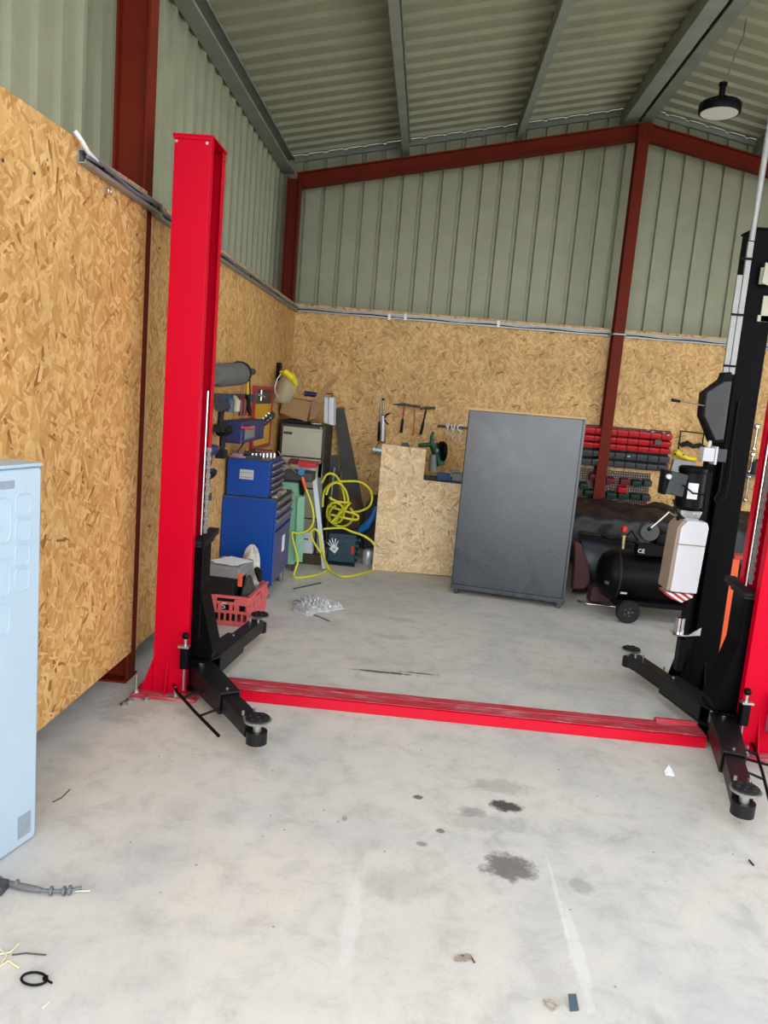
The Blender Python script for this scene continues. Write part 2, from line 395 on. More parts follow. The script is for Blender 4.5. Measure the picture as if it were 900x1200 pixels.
for k, (x0, xa, xb, x1) in enumerate(((XL - .1, -1.1, 1.5, XA), (XA, 2.3, 4.9, XR + .1))):
    side = 'left' if k == 0 else 'right'
    roofpart(x0, x1, RY1, YB + .1, 'ribbed grey steel roof sheeting, %s slope' % side)
    roofpart(x0, x1, YF, RY0); roofpart(x0, xa, RY0, RY1); roofpart(xb, x1, RY0, RY1)
    mb = MB(); mb.add([(xa, RY0, zroof(xa) + .02), (xb, RY0, zroof(xb) + .02), (xb, RY1, zroof(xb) + .02), (xa, RY1, zroof(xa) + .02)], [(0, 1, 2, 3)])
    struct(mb.build('added_rooflight_%d' % (k + 1), m_))
def wbeam(name, a, b, sec, m, label=None, up=(0, 0, 1)):
    """extrude a section polygon (u across, v up) from a to b"""
    a = Vector(a); b = Vector(b); d = b - a
    mb = MB(); side = d.cross(Vector(up)).normalized(); vv = side.cross(d).normalized()
    mb.extr([a + side * u + vv * v for u, v in sec], d)
    return struct(mb.build(name, m), label)
def isec(w, h, t=.012): # I section centred
    return [(-w/2,-h/2),(w/2,-h/2),(w/2,-h/2+t),(t/2,-h/2+t),(t/2,h/2-t),(w/2,h/2-t),(w/2,h/2),(-w/2,h/2),(-w/2,h/2-t),(-t/2,h/2-t),(-t/2,-h/2+t),(-w/2,-h/2+t)]
def csec(w, h, t=.006): # C/Z purlin, centred, opening to +u
    return [(-w/2,-h/2),(w/2,-h/2),(w/2,-h/2+.02),(w/2-t,-h/2+.02),(w/2-t,-h/2+t),(-w/2+t,-h/2+t),(-w/2+t,h/2-t),(w/2-t,h/2-t),(w/2-t,h/2-.02),(w/2,h/2-.02),(w/2,h/2),(-w/2,h/2)]
# columns: I section, web across the wall
def column(x0, x1, y0, y1, h, name='steel_column', label=None):
    t = .012; ym = (y0 + y1) / 2
    poly = [(x0,y0),(x0+t,y0),(x0+t,ym-.004),(x1-t,ym-.004),(x1-t,y0),(x1,y0),(x1,y1),(x1-t,y1),(x1-t,ym+.004),(x0+t,ym+.004),(x0+t,y1),(x0,y1)]
    mb = MB(); mb.prism(poly, 'z', 0.012, h)
    mb.box(x0 - .03, x1 + .0, y0 - .03, y1 + .03, 0, .012)
    return struct(mb.build(name, M['oxide']), label)
column(-1.6, -1.435, 3.80, 3.90, 3.72, label='dark red steel column behind the first board panel')
column(-1.60, -1.468, 8.10, 8.22, 3.70, label='dark red steel column in the far left corner')
column(5.22, 5.38, 3.80, 3.90, 3.72); column(5.22, 5.38, 8.14, 8.26, 3.70)
# gable wind post under the ridge
pp = MB()
pp.prism([(1.828,8.08),(1.935,8.08),(1.935,8.088),(1.886,8.088),(1.886,8.20),(1.935,8.20),(1.935,8.208),(1.828,8.208),(1.828,8.20),(1.878,8.20),(1.878,8.088),(1.828,8.088)], 'z', 0, 4.30)
struct(pp.build('steel_post', M['oxide']), 'dark red steel gable post under the ridge')
# rafters
def rafter(y, w, z0):
    for sx in (-1, 1):
        xa = XA; xb = XA + sx * 3.42
        za = z0; zb = z0 - 3.42 * .206
        mb = MB(); h = .155; t = .012
        for (l, u, ww) in ((0, t, w), (h - t, h, w), (t, h - t, .01)):
            mb.extr([(xa, y - ww/2, za + l), (xa, y + ww/2, za + l), (xa, y + ww/2, za + u), (xa, y - ww/2, za + u)], (xb - xa, 0, zb - za))
        struct(mb.build('steel_rafter', M['oxide']), 'dark red steel gable rafter rising from the %s eave' % ('left' if sx < 0 else 'right') if y > 8 else None)
rafter(8.2, .09, 4.312); rafter(3.85, .09, 4.312)
apx = MB().prism([(XA-.07, 4.31),(XA+.07,4.31),(XA+.07,4.45),(XA,4.466),(XA-.07,4.45)], 'y', 8.143, 8.157)
for u, v in ((-.035,4.37),(.035,4.37),(-.035,4.42),(.035,4.42)): apx.cyl((XA+u,8.143,v),(XA+u,8.13,v),.01,seg=6)
struct(apx.build('ridge_plate', M['oxide']))
# purlins
def purlin(x, w=.055, h=.14, m=None, flip=1):
    z = zroof(x) - h / 2 - .004
    sl = .204 * (1 if x < XA else -1)
    return wbeam('purlin', (x, YF, z), (x, YB - .02, z), [(u * flip, v + u * flip * sl) for u, v in csec(w, h)], m or M['purl'])
for x in (-.44, .70, 3.1, 4.24): purlin(x, .07)
purlin(1.775, .15, .15); purlin(1.945, .10, .14, flip=-1)
wbeam('eave_beam', (-1.655, YF, 3.885), (-1.655, YB - .02, 3.885), csec(.12, .15), M['purl'], 'dark galvanised eave beam along the left wall')
wbeam('eave_beam', (5.435, YF, 3.885), (5.435, YB - .02, 3.885), csec(.12, .15), M['purl'])
# cladding rails behind the boards
for z in (1.0, 2.2):
    wbeam('cladding_rail', (-1.655, YF, z), (-1.655, 8.4, z), csec(.07, .1), M['purl'])
    wbeam('cladding_rail', (-1.6, 8.36, z), (5.4, 8.36, z), csec(.07, .1), M['purl'])
# eaves flashing strip on the gable under the roof
for xa, xb in ((-1.6, XA), (XA, 5.4)):
    mb = MB(); mb.extr([(xa, 8.40, zroof(xa) - .05), (xa, 8.44, zroof(xa) - .05), (xa, 8.44, zroof(xa) - .012), (xa, 8.40, zroof(xa) - .012)], (xb - xa, 0, zroof(xb) - zroof(xa)))
    struct(mb.build('trim_1' if xa < 0 else 'trim_2', M['purl']))
struct(MB().box(-1.4495, -1.436, 3.905, 3.925, .14, 2.38).build('trim_3', M['pine']), 'pale timber edge strip beside the left wall column')
# strand board lining
b1 = MB().prism([(1.3, .165), (3.80, .165), (3.80, 2.47), (3.18, 2.455), (3.17, 2.475), (1.3, 2.43)], 'x', -1.434, -1.422)
struct(b1.build('wall_left_board', M['osbL']), 'big strand board panel lining the left wall in the foreground')
b2 = MB().box(-1.462, -1.45, 3.885, 8.2, .14, 2.47)
struct(b2.build('wall_left_board', M['osbL']), 'strand board panel lining the left wall behind the red lift post')
b2b = MB().box(-1.4485, -1.4475, 3.885, 3.9, .14, 2.47)
struct(MB().box(-1.462, 1.824, 8.2, 8.215, .0, 2.475).build('wall_back_board', M['osbB']), 'strand board lining the back wall left of the red post')
struct(MB().box(1.94, 5.3, 8.2, 8.215, .0, 2.475).build('wall_back_board', M['osbB']), 'strand board lining the back wall right of the red post')
# ------------------------------------------------------------------ trunking on the boards
t = thing('cable_trunking', (-1.42, 5.8, 2.40), 'long galvanised cable channel running along the left wall boards', 'cable tray')
mb = MB(); mb.prism([(-1.449,2.385),(-1.415,2.385),(-1.415,2.40),(-1.419,2.40),(-1.419,2.39),(-1.445,2.39),(-1.445,2.432),(-1.419,2.432),(-1.419,2.424),(-1.415,2.424),(-1.415,2.437),(-1.449,2.437)], 'y', 3.92, 8.17)
mb.prism([(-1.420,2.385),(-1.388,2.385),(-1.388,2.40),(-1.392,2.40),(-1.392,2.39),(-1.416,2.39),(-1.416,2.432),(-1.392,2.432),(-1.392,2.424),(-1.388,2.424),(-1.388,2.437),(-1.420,2.437)], 'y', 3.05, 3.92)
mb.build('channel', M['galv'], t)
mb = MB(); pts = [(-1.385, 3.06 + i * .13, 2.412 + .008 * math.sin(i * 1.3)) for i in range(7)] + [(-1.408, 4.0 + i * .25, 2.412 + .008 * math.sin(i * 1.7)) for i in range(17)]
mb.tube(pts, .008, 8); mb.build('cable', M['greycable'], t, smooth=True)
mb = MB(); mb.tube([(-1.41, 3.0, 2.485), (-1.395, 3.02, 2.462), (-1.385, 3.06, 2.43), (-1.385, 3.14, 2.418)], .009, 8); mb.build('cable', M['white'], t, smooth=True)
mb = MB()
for i in range(9):
    y = 3.2 + i * .55; x = -1.386 if y < 3.92 else -1.413
    mb.box(x - .003, x + .004, y, y + .012, 2.40, 2.424)
mb.each('cable_tie', M['blk'], t)
def backtrunk(x0, x1, lab):
    t = thing('cable_trunking', ((x0 + x1) / 2, 8.18, 2.37), lab, 'cable tray')
    mb = MB(); z = 2.395
    mb.prism([(8.2002,z),(8.172,z),(8.172,z+.012),(8.176,z+.012),(8.176,z+.004),(8.195,z+.004),(8.195,z+.050),(8.176,z+.050),(8.176,z+.042),(8.172,z+.042),(8.172,z+.054),(8.2002,z+.054)], 'x', x0, x1)
    n = int((x1 - x0) / .1)
    mb.build('channel', M['galv'], t)
    mb = MB(); mb.tube([(x0 + (x1 - x0) * i / 30, 8.178 , z + .02 + .005 * math.sin(i * 1.1)) for i in range(31)], .0055, 6); mb.build('cable', M['blk'], t, smooth=True)
    return t
t = backtrunk(-1.43, 1.82, 'galvanised cable channel on back wall, long run left of red post')
mb = MB()
for px in (456, 475, 584): 
    p = at(px, 373 if px < 500 else 381, Y=8.165); mb.box(p.x - .015, p.x + .015, 8.160, 8.172, p.z - .02, p.z + .045)
mb.each('white_clip', M['white'], t)
backtrunk(1.945, 4.9, 'galvanised cable channel on back wall, run right of red post')
mb = MB(); mb.tube([(1.8, 8.165, 2.41), (1.825, 8.07, 2.412), (1.88, 8.065, 2.413), (1.94, 8.07, 2.412), (1.96, 8.165, 2.41)], .010, 8)
tag(mb.build('bridging_conduit', M['galv'], smooth=True), 'short grey conduit crossing the front of the red gable post', 'conduit')
t = thing('wall_eye_bolt', at(123, 222, X=-1.42), 'small steel eye bolt in the near left board below the cable channel', 'eye bolt')
p = at(123, 221, X=-1.421); mb = MB(); mb.cyl((-1.4215, p.y, p.z), (-1.40, p.y, p.z), .004, seg=8); mb.build('shank', M['zinc'], t, smooth=True)
mb = MB(); mb.tube([(-1.40, p.y + .014 * math.cos(k * math.pi / 6), p.z - .008 + .014 * math.sin(k * math.pi / 6)) for k in range(12)], .003, 6, closed=True); mb.build('eye', M['zinc'], t, smooth=True)
for q in ((3, 188), (40, 203), (160, 275), (187, 291)):
    p = at(*q, X=-1.4215 if q[0] < 170 else -1.4495); mb = MB(); mb.cyl((p.x - .0006, p.y, p.z), (p.x + .003, p.y, p.z), .006, seg=10)
    tag(mb.build('board_screw', M['dgrey'], smooth=True), {3: 'dark screw in the left board at the very left edge of photo', 40: 'dark screw in the left board below its sloping top edge', 160: 'dark screw in the left board close to the column', 187: 'dark screw in the board just left of the red lift post'}[q[0]], 'screw')
# ------------------------------------------------------------------ high bay lamp
c = at(843, 131, Y=6.15)
t = thing('high_bay_lamp', (c.x, c.y, c.z), 'round black high bay lamp hanging from the ridge on a cord', 'ceiling light')
mb = MB(); mb.lathe([(.09, .07), (.13, .065), (.147, .042), (.150, .0), (.144, -.012), (.131, -.012), (.131, -.004)], c); 
for k in range(24):
    a = k * math.pi / 12; mb.box(c.x + .143 * math.cos(a) - .004, c.x + .143 * math.cos(a) + .004, c.y + .143 * math.sin(a) - .004, c.y + .143 * math.sin(a) + .004, c.z, c.z + .055)
mb.build('housing', M['blk'], t, smooth=True)
MB().lathe([(.001, -.014), (.130, -.014), (.130, .0), (.001, .0)], c, 32).build('lens', M['lens'], t, smooth=True)
mb = MB(); mb.lathe([(.05, .07), (.05, .10), (.022, .11), (.022, .175), (.03, .18), (.03, .20), (.001, .205)], c, 16); mb.build('driver_neck', M['blk'], t, smooth=True)
top = at(851, 30, X=2.03)
mb = MB(); zt = zroof(2.05) - .15
mb.tube([c + Vector((0, 0, .2)), c + Vector((.03, 0, .27)), c + Vector((.055, 0, .40)), (2.05, c.y, zt - .12), (2.05, c.y, zt)], .006, 8); mb.build('cord', M['greycable'], t, smooth=True)
# ------------------------------------------------------------------ two-post lift
def bolt(root, x, y, z, h=.05, r=.009, name='anchor_bolt'):
    mb = MB(); mb.cyl((x, y, z), (x, y, z + h), r, seg=10); mb.cyl((x, y, z), (x, y, z + .004), r * 2.4, seg=16); mb.cyl((x, y, z + .004), (x, y, z + .016), r * 1.8, seg=6)
    return mb.build(name, M['zinc'], root)
def pad(root_part, c, zt):
    """round lifting pad, child parts of the arm"""
    c = Vector((c[0], c[1], zt))
    mb = MB(); mb.lathe([(.001, -.018), (.035, -.018), (.058, -.012), (.062, -.002), (.056, .0), (.001, .0)], c, 28); mb.cyl(c - Vector((0, 0, .055)), c - Vector((0, 0, .015)), .019, seg=16)
    mb.build('pad_dish', M['zinc'], root_part, smooth=True)
    mb = MB(); mb.lathe([(.001, -.002), (.053, -.002), (.053, .007), (.05, .009), (.001, .009)], c, 28)
    for k in range(6):
        a = k * math.pi / 3; mb.cyl(c + Vector((.034 * math.cos(a), .034 * math.sin(a), .009)), c + Vector((.034 * math.cos(a), .034 * math.sin(a), .014)), .011, .009, 10)
    mb.cyl(c + Vector((0, 0, .009)), c + Vector((0, 0, .014)), .012, .010, 10)
    mb.build('rubber_pad', M['blk2'], root_part, smooth=True)
def arm(root, piv, tip, zb=.06, zt=.165, guard=0, frac=.56):
    """telescopic swing arm: sleeve, inner beam, pad holder"""
    p = Vector((piv[0], piv[1], 0)); q = Vector((tip[0], tip[1], 0)); d = (q - p); L = d.length
    fr = frame(p, d, (-d.y, d.x, 0)); h = zt - zb
    mb = MB(); mb.M = fr
    La = L * frac; w0, w1 = .062, .052
    # sleeve: tapered box tube, open at the far end
    mb.prism([(-.05, -w0 * .6), (0.0, -w0), (.12, -w0), (La, -w1), (La, w1), (.12, w0), (0, w0), (-.05, w0 * .6)], 'z', zt - .012, zt)
    mb.prism([(-.05, -w0 * .6), (0.0, -w0), (.12, -w0), (La, -w1), (La, w1), (.12, w0), (0, w0), (-.05, w0 * .6)], 'z', zb, zb + .012)
    for sgn in (-1, 1):
        mb.prism([(.03, sgn * w0), (.12, sgn * w0), (La, sgn * w1), (La, sgn * (w1 - .009)), (.12, sgn * (w0 - .009)), (.03, sgn * (w0 - .009))], 'z', zb + .012, zt - .012)
    a = mb.build('arm', M['armb'], root, bevel=.003)
    # inner beam
    mb = MB(); mb.M = fr; w = .041; z0, z1 = zb + .014, zt - .015
    mb.box(La * .6, L - .04, -w, w, z0, z1); mb.build('inner_beam', M['armb'], a, bevel=.003)
    mb = MB(); mb.M = fr
    mb.lathe([(.02, zb), (.046, zb), (.046, zb + .055), (.02, zb + .055)], (L, 0, 0), 24)
    mb.box(L - .09, L - .03, -.03, .03, zb + .005, zb + .05)
    mb.build('pad_holder', M['armb'], a, smooth=True)
    pad(a, (q.x, q.y), zt + .005)
    # pivot pin and screws
    mb = MB(); mb.M = fr; mb.cyl((0, 0, zb - .02), (0, 0, zt + .02), .022, seg=18); mb.cyl((0, 0, zt + .02), (0, 0, zt + .028), .032, seg=18); mb.build('pivot_pin', M['zinc'], a, smooth=True)
    mb = MB(); mb.M = fr
    for u, v in ((L - .10, .026), (L - .10, -.026), (La - .04, .0)): mb.cyl((u, v, zt - .016), (u, v, zt + .006), .007, seg=8)
    mb.each('stop_screw', M['zinc'], a)
    if guard:
        mb = MB(); mb.M = fr; s = guard; z = zb + .02
        mb.tube([(-.02, s * (w0 + .07), z - .02), (.08, s * (w0 + .085), z - .02), (La * .8, s * (w1 + .09), z - .02), (L * .84, s * (w1 + .075), z - .02)], .0075, 8)
        mb.tube([(.18, s * w0 * .95, z + .01), (.17, s * (w0 + .085), z - .02)], .006, 8); mb.tube([(La, s * w1, z + .01), (La * .95, s * (w1 + .085), z - .02)], .006, 8)
        mb.build('toe_guard', M['blk'], a, smooth=True)
    return a
def lift_post(cx_out, s, label, pivF, tipF, pivR, tipR, gF, gR, frF=.56, frR=.5):
    """s=+1 opens towards +x. cx_out: x of the outer web"""
    def X(u): return cx_out + s * u
    y0, y1 = 3.68, 3.93; yc = (y0 + y1) / 2
    root = thing('lift_post', (X(.09), yc, 0), label, 'car lift post', 'red posts of the two-post car lift')
    W = .175; T = .008
    prof = [(0, y0), (W, y0), (W, y0 + .045), (W - T, y0 + .045), (W - T, y0 + T), (T, y0 + T), (T, y1 - T), (W - T, y1 - T), (W - T, y1 - .045), (W, y1 - .045), (W, y1), (0, y1)]
    mb = MB(); mb.prism([(X(u), v) for u, v in prof], 'z', .018, 2.70); mb.build('post_channel', M['red'], root, bevel=.005)
    mb = MB(); mb.prism([(X(-.006), y0 - .006), (X(W + .008), y0 - .006), (X(W + .008), y1 + .006), (X(-.006), y1 + .006)], 'z', 2.70, 2.708)
    mb.prism([(X(-.006), y0 - .006), (X(W + .008), y0 - .006), (X(W + .008), y0 - .001), (X(-.006), y0 - .001)], 'z', 2.685, 2.70)
    tp = mb.build('top_plate', M['red'], root, bevel=.002)
    mb = MB()
    for u, v in ((W - .02, y0), (.012, y0)): mb.cyl((X(u), v - .006, 2.672), (X(u), v + .004, 2.672), .007, seg=8)
    mb.cyl((X(W + .002), y1 - .02, 2.672), (X(W + .012), y1 - .02, 2.672), .007, seg=8)
    mb.each('screw', M['zinc'], tp)
    # base plate with flared gussets
    mb = MB(); mb.prism([(X(-.085), y0 - .07), (X(.245), y0 - .07), (X(.245), y1 + .07), (X(-.085), y1 + .07)], 'z', 0, .018); bp = mb.build('base_plate', M['redd'], root, bevel=.003)
    mb = MB()
    for v in (y0, y1 - .008):
        mb.extr([(X(0), v, .018), (X(-.06), v, .018), (X(-.045), v, .06), (X(0), v, .19)], (0, .008, 0))
    mb.extr([(X(.075), y0, .018), (X(.075), y0 - .055, .018), (X(.075), y0 - .045, .04), (X(.075), y0, .19)], (s * .008, 0, 0))
    mb.extr([(X(.075), y1, .018), (X(.075), y1 + .055, .018), (X(.075), y1 + .045, .04), (X(.075), y1, .19)], (s * .008, 0, 0))
    mb.each('gusset', M['red'], root)
    for u, v, hh in ((-.065, y0 - .045, .10), (.135, y0 - .045, .05), (-.065, y1 + .045, .06), (.135, y1 + .045, .05)): bolt(root, X(u), v, .018, hh, .007)
    # carriage
    mb = MB()
    def bx(u0, u1, a, b, z0, z1): mb.box(min(X(u0), X(u1)), max(X(u0), X(u1)), a, b, z0, z1)
    bx(.02, .165, y0 + .05, y1 - .05, .20, .78)
    bx(.165, .213, y0 + .055, y1 - .04, .20, .775)
    cg = mb.build('carriage', M['blkm'], root, bevel=.004)
    mb = MB(); bx(.10, .225, y0 + .05, y1 - .03, .78, .79)
    mb.extr([(X(.165), y0 + .05, .77), (X(.222), y0 + .05, .77), (X(.222), y1 + .07, .80), (X(.165), y1 + .07, .80)], (0, 0, .03)); mb.build('carriage_cap', M['blk2'], cg, bevel=.003)
    mb = MB()
    mb.extr([(X(.205), y0 + .05, .56), (X(.205), y0 + .05, .19), (X(.285), y0 + .05, .19), (X(.285), y0 + .05, .235)], (0, .14, 0))
    mb.extr([(X(.198), y0 + .044, .575), (X(.208), y0 + .044, .575), (X(.292), y0 + .044, .235), (X(.282), y0 + .044, .23)], (0, .155, 0))
    mb.build('carriage_gusset', M['blkm'], cg)
    mb = MB()
    for z in (.035, .185):
        mb.prism([(X(.178), y0 + .0), (X(.26), y0 + .0), (X(.285), y0 + .04), (X(.285), y1 - .04), (X(.26), y1 + .0), (X(.178), y1 + .0)], 'z', z, z + .014)
    bx(.178, .215, y0 + .03, y1 - .03, .049, .185)
    mb.build('arm_yoke', M['blkm'], cg, bevel=.003)
    # arm lock with ball handle on the front of the yoke
    mb = MB(); bx(.152, .19, y0 - .052, y0 - .001, .165, .275); lk = mb.build('lock_block', M['blk'], root, bevel=.003)
    mb = MB(); bx(.14, .195, y0 - .054, y0 - .02, .275, .286); mb.cyl((X(.172), y0 - .035, .05), (X(.172), y0 - .035, .285), .006, seg=10); mb.cyl((X(.172), y0 - .035, .28), (X(.172), y0 - .035, .32), .008, seg=10); mb.build('lock_rod', M['zinc'], lk, smooth=True)
    MB().ball((X(.172), y0 - .035, .335), .018).build('ball_knob', M['blk'], lk, smooth=True)
    # chain and hydraulic rod in the slot
    mb = MB(); ur = .188 if s > 0 else .205; mb.cyl((X(ur), y0 + .09, .83), (X(ur), y0 + .09, 1.55), .0055, seg=12); mb.build('hydraulic_rod', M['chrome'], root, smooth=True)
    mb = MB()
    for i in range(20 if s > 0 else 28):
        z = .83 + i * .022; w = .010 if i % 2 else .006; uc = .196 if s > 0 else .165
        mb.box(min(X(uc - w), X(uc + w)), max(X(uc - w), X(uc + w)), y0 + .13, y0 + .15, z, z + .020)
    mb.build('chain', M['galv'], root)
    if s > 0:
        mb = MB(); mb.cyl((X(.215), y0 + .05, .30), (X(.215), y0 + .05, .83), .006, seg=8)
        mb.lathe([(.013, .70), (.013, .71), (.008, .71), (.008, .718), (.013, .718), (.013, .728), (.008, .728), (.008, .736), (.013, .736), (.013, .746)], (X(.215), y0 + .05, 0), 14); mb.build('release_cable', M['blk'], root, smooth=True)
    arm(root, pivF, tipF, guard=gF, frac=frF); arm(root, pivR, tipR, guard=gR, frac=frR)
    return root
XLp = -1.262; XRp = 1.848
lp = lift_post(XLp, 1, 'tall red lift post standing by the left wall boards, arms folded', (-1.035, 3.75), (-.605, 3.14), (-1.035, 3.87), (-.925, 4.66), -1, 0)
rp = lift_post(XRp, -1, 'red lift post at the right edge of the photo beside black column', (1.625, 3.75), (1.415, 2.96), (1.625, 3.87), (1.415, 4.70), 1, -1)
# small control box and cables on the right post
mb = MB().box(1.80, 1.87, 3.585, 3.675, .14, .33); mb.build('wiring_box', M['grey'], rp, bevel=.004)
mb = MB(); mb.tube([(1.83, 3.62, .14), (1.80, 3.56, .09), (1.76, 3.48, .03), (1.85, 3.36, .012), (2.05, 3.30, .01)], .008, 8); mb.tube([(1.66, 3.57, .03), (1.74, 3.53, .03), (1.9, 3.46, .028), (2.1, 3.40, .028)], .007, 8)
mb.build('cable', M['blk'], rp, smooth=True)
# raised cross beam
t = thing('crossbeam', (.29, 3.79, 0), 'low red steel crossbeam on the floor joining the two lift posts', 'lift crossbeam')
mb = MB(); mb.prism([(3.70, 0), (3.715, .05), (3.875, .05), (3.89, 0)], 'x', -.97, 1.545); mb.build('beam', M['red'], t, bevel=.004)
mb = MB(); mb.box(-.968, 1.55, 3.722, 3.868, .051, .056); mb.build('dusty_cover', M['redd'], t, bevel=.002)
mb = MB(); mb.box(-.96, 1.3, 3.80, 3.806, .056, .060); mb.build('cover_seam', M['redd'], t)
mb = MB(); mb.prism([(3.83, .05), (3.85, .075), (3.88, .07), (3.90, .02)], 'x', 1.33, 1.54); mb.build('end_cover', M['redd'], t, bevel=.004)
# ------------------------------------------------------------------ black column with power unit
t = thing('black_column', (1.78, 4.62, 0), 'tall black lift column with hydraulic power unit on its side', 'car lift post')
mb = MB(); mb.prism([(1.712,4.49),(1.862,4.49),(1.862,4.535),(1.854,4.535),(1.854,4.498),(1.72,4.498),(1.72,4.672),(1.854,4.672),(1.854,4.635),(1.862,4.635),(1.862,4.68),(1.712,4.68)][::-1], 'z', .018, 2.67); mb.build('post_channel', M['blkm'], t, bevel=.006)
mb = MB(); mb.box(1.705, 1.87, 4.484, 4.686, 2.67, 2.68); mb.build('top_plate', M['blkm'], t)
mb = MB(); mb.box(1.62, 1.93, 4.43, 4.76, 0, .018); mb.build('base_plate', M['blkm'], t, bevel=.003)
mb = MB()
for v in (4.49, 4.672): mb.extr([(1.712, v, .018), (1.65, v, .018), (1.655, v, .06), (1.712, v, .30)], (0, .008, 0))
mb.extr([(1.79, 4.49, .018), (1.79, 4.44, .018), (1.79, 4.445, .04), (1.79, 4.49, .2)], (.008, 0, 0)); mb.each('gusset', M['blkm'], t)
for x, y in ((1.64, 4.46), (1.90, 4.46), (1.64, 4.73), (1.9, 4.73)): bolt(t, x, y, .018, .05, .007)
mb = MB(); mb.box(1.635, 1.675, 4.50, 4.57, .12, .32); mb.build('lock_block', M['blk'], t, bevel=.003)
mb = MB(); mb.box(1.655, 1.712, 4.55, 4.62, .34, 1.45); mb.build('hose_guard', M['blk'], t, bevel=.004)
# electric motor
mc = Vector((1.555, 4.47, 0))
mb = MB(); mb.lathe([(.02, 1.10), (.06, 1.10), (.068, 1.112), (.078, 1.12), (.078, 1.31), (.07, 1.33), (.062, 1.345), (.02, 1.35)], mc, 32)
mo = mb.build('motor', M['blk'], t, smooth=True)
mb = MB(); mb.lathe([(.079, 1.315), (.081, 1.318), (.081, 1.342), (.066, 1.352), (.01, 1.354)], mc, 32); mb.build('fan_cover', M['blk'], mo, smooth=True)
mb = MB(); mb.grid(lambda u, v: (mc.x + .0795 * math.cos(math.radians(240 + 40 * u)), mc.y + .0795 * math.sin(math.radians(240 + 40 * u)), 1.17 + .09 * v), 8, 1); mb.build('rating_label', M['paper'], mo, solid=.001)
mb = MB(); mb.M = Matrix.Translation((1.455, 4.455, 1.245)) @ Matrix.Rotation(math.radians(8), 4, 'Y'); mb.box(-.05, .05, -.05, .05, -.065, .065); mb.build('terminal_box', mat('dark_green_grey', (44, 54, 54), .45), mo, bevel=.006)
mb = MB(); mb.cyl((1.40, 4.455, 1.25), (1.382, 4.455, 1.25), .03, seg=16); mb.box(1.378, 1.402, 4.41, 4.50, 1.18, 1.32); mb.build('end_plate', M['blk'], mo, bevel=.004)
mb = MB(); mb.cyl((1.398, 4.42, 1.285), (1.40, 4.39, 1.285), .014, seg=14); mb.build('white_push_button', M['white'], mo, smooth=True)
mb = MB(); mb.box(1.50, 1.62, 4.42, 4.52, 1.06, 1.10); mb.cyl((1.585, 4.41, 1.08), (1.585, 4.43, 1.08), .012, seg=8); mb.build('valve_block', M['zinc'], t, bevel=.003); MB().box(1.62, 1.655, 4.44, 4.50, 1.05, 1.33).build('motor_clamp', M['blk'], t, bevel=.003)
# oil tank, white plastic with bevelled shoulders
mb = MB()
mb.prism([(1.452, .655), (1.598, .655), (1.612, 1.03), (1.60, 1.06), (1.495, 1.062), (1.462, 1.02)], 'y', 4.26, 4.42)
tk = mb.build('oil_tank', M['white'], t, bevel=.008)
mb = MB(); mb.prism([(1.432, .66), (1.452, .66), (1.462, 1.02), (1.49, 1.058), (1.47, 1.058), (1.444, 1.02)], 'y', 4.27, 4.43); mb.build('tank_shaded_side', M['tan'], tk, bevel=.003)  # left face of the white tank, its shade painted in as tan
mb = MB(); mb.box(1.455, 1.603, 4.254, 4.26, .925, .931); mb.build('tank_seam', M['tan'], tk)
mb = MB(); mb.cyl((1.47, 4.34, 1.05), (1.47, 4.34, 1.075), .016, seg=14); mb.build('filler_cap', M['blk'], tk, smooth=True)
mb = MB(); mb.prism([(1.43, .645), (1.59, .645), (1.585, .63), (1.53, .595), (1.475, .61), (1.435, .632)], 'y', 4.28, 4.40); mb.build('striped_tank_foot', M['haz'], t)
mb = MB(); mb.tube([at(761, 620, Y=4.40), at(772, 611, Y=4.40), at(784, 600, Y=4.40), at(788, 603, Y=4.41), at(800, 607, Y=4.43)], .0055, 10); lv = mb.build('release_lever', M['zinc'], t, smooth=True)
MB().ball(at(761, 620, Y=4.40), .012).build('lever_knob', M['blk'], lv, smooth=True)
# safety cover: six-sided dark box
pl = [at(*q, Y=4.40) for q in ((829, 460), (850, 447), (858, 447), (848, 515), (839, 516), (826, 487))]
mb = MB(); mb.extr([(p.x, p.y, p.z) for p in pl], (.0, .09, 0))
sc_ = mb.build('pulley_cover', M['dgrey'], t, bevel=.006)
pl2 = [at(*q, Y=4.41) for q in ((826.5, 460), (848, 444), (851, 436), (860, 436), (850, 518), (836, 519), (823.5, 487))]
mb = MB(); mb.extr([(p.x, p.y + .02, p.z) for p in pl2], (.0, .08, 0)); mb.build('cover_flange', M['blk'], sc_, bevel=.004)
p0 = at(790, 469, Y=4.42); p1 = at(829, 476, Y=4.42)
mb = MB(); mb.cyl(p0, p1, .004, seg=8); wr = mb.build('wire_arm', M['zinc'], t, smooth=True)
mb = MB(); mb.cyl(at(787, 468.5, Y=4.42), at(797, 470.5, Y=4.42), .010, .008, 10); mb.build('rubber_tip', M['blk2'], wr, smooth=True)
a = at(824, 524, Y=4.42); b = at(835, 541, Y=4.42)
mb = MB(); mb.box(a.x, b.x, 4.40, 4.47, b.z, a.z); mb.box(b.x, b.x + .012, 4.39, 4.48, b.z - .015, a.z + .01); mb.cyl((a.x + .035, 4.43, a.z), (a.x + .038, 4.43, a.z + .04), .008, seg=10); mb.build('white_switch_box', M['white'], t, bevel=.003)
mb = MB(); mb.box(b.x + .012, 1.712, 4.43, 4.5, b.z + .002, a.z - .002); mb.build('switch_bracket', M['dgrey'], t, bevel=.002)
mb = MB()
for dx in (0, .034): mb.box(1.655 + dx - .016, 1.655 + dx + .016, 4.47, 4.489, 1.88, 2.60 if dx else 2.42)
tr = mb.build('twin_trunking', M['galv'], t, bevel=.004)
mb = MB()
for z in (1.92, 2.2, 2.5): mb.box(1.635, 1.705, 4.463, 4.47, z, z + .012)
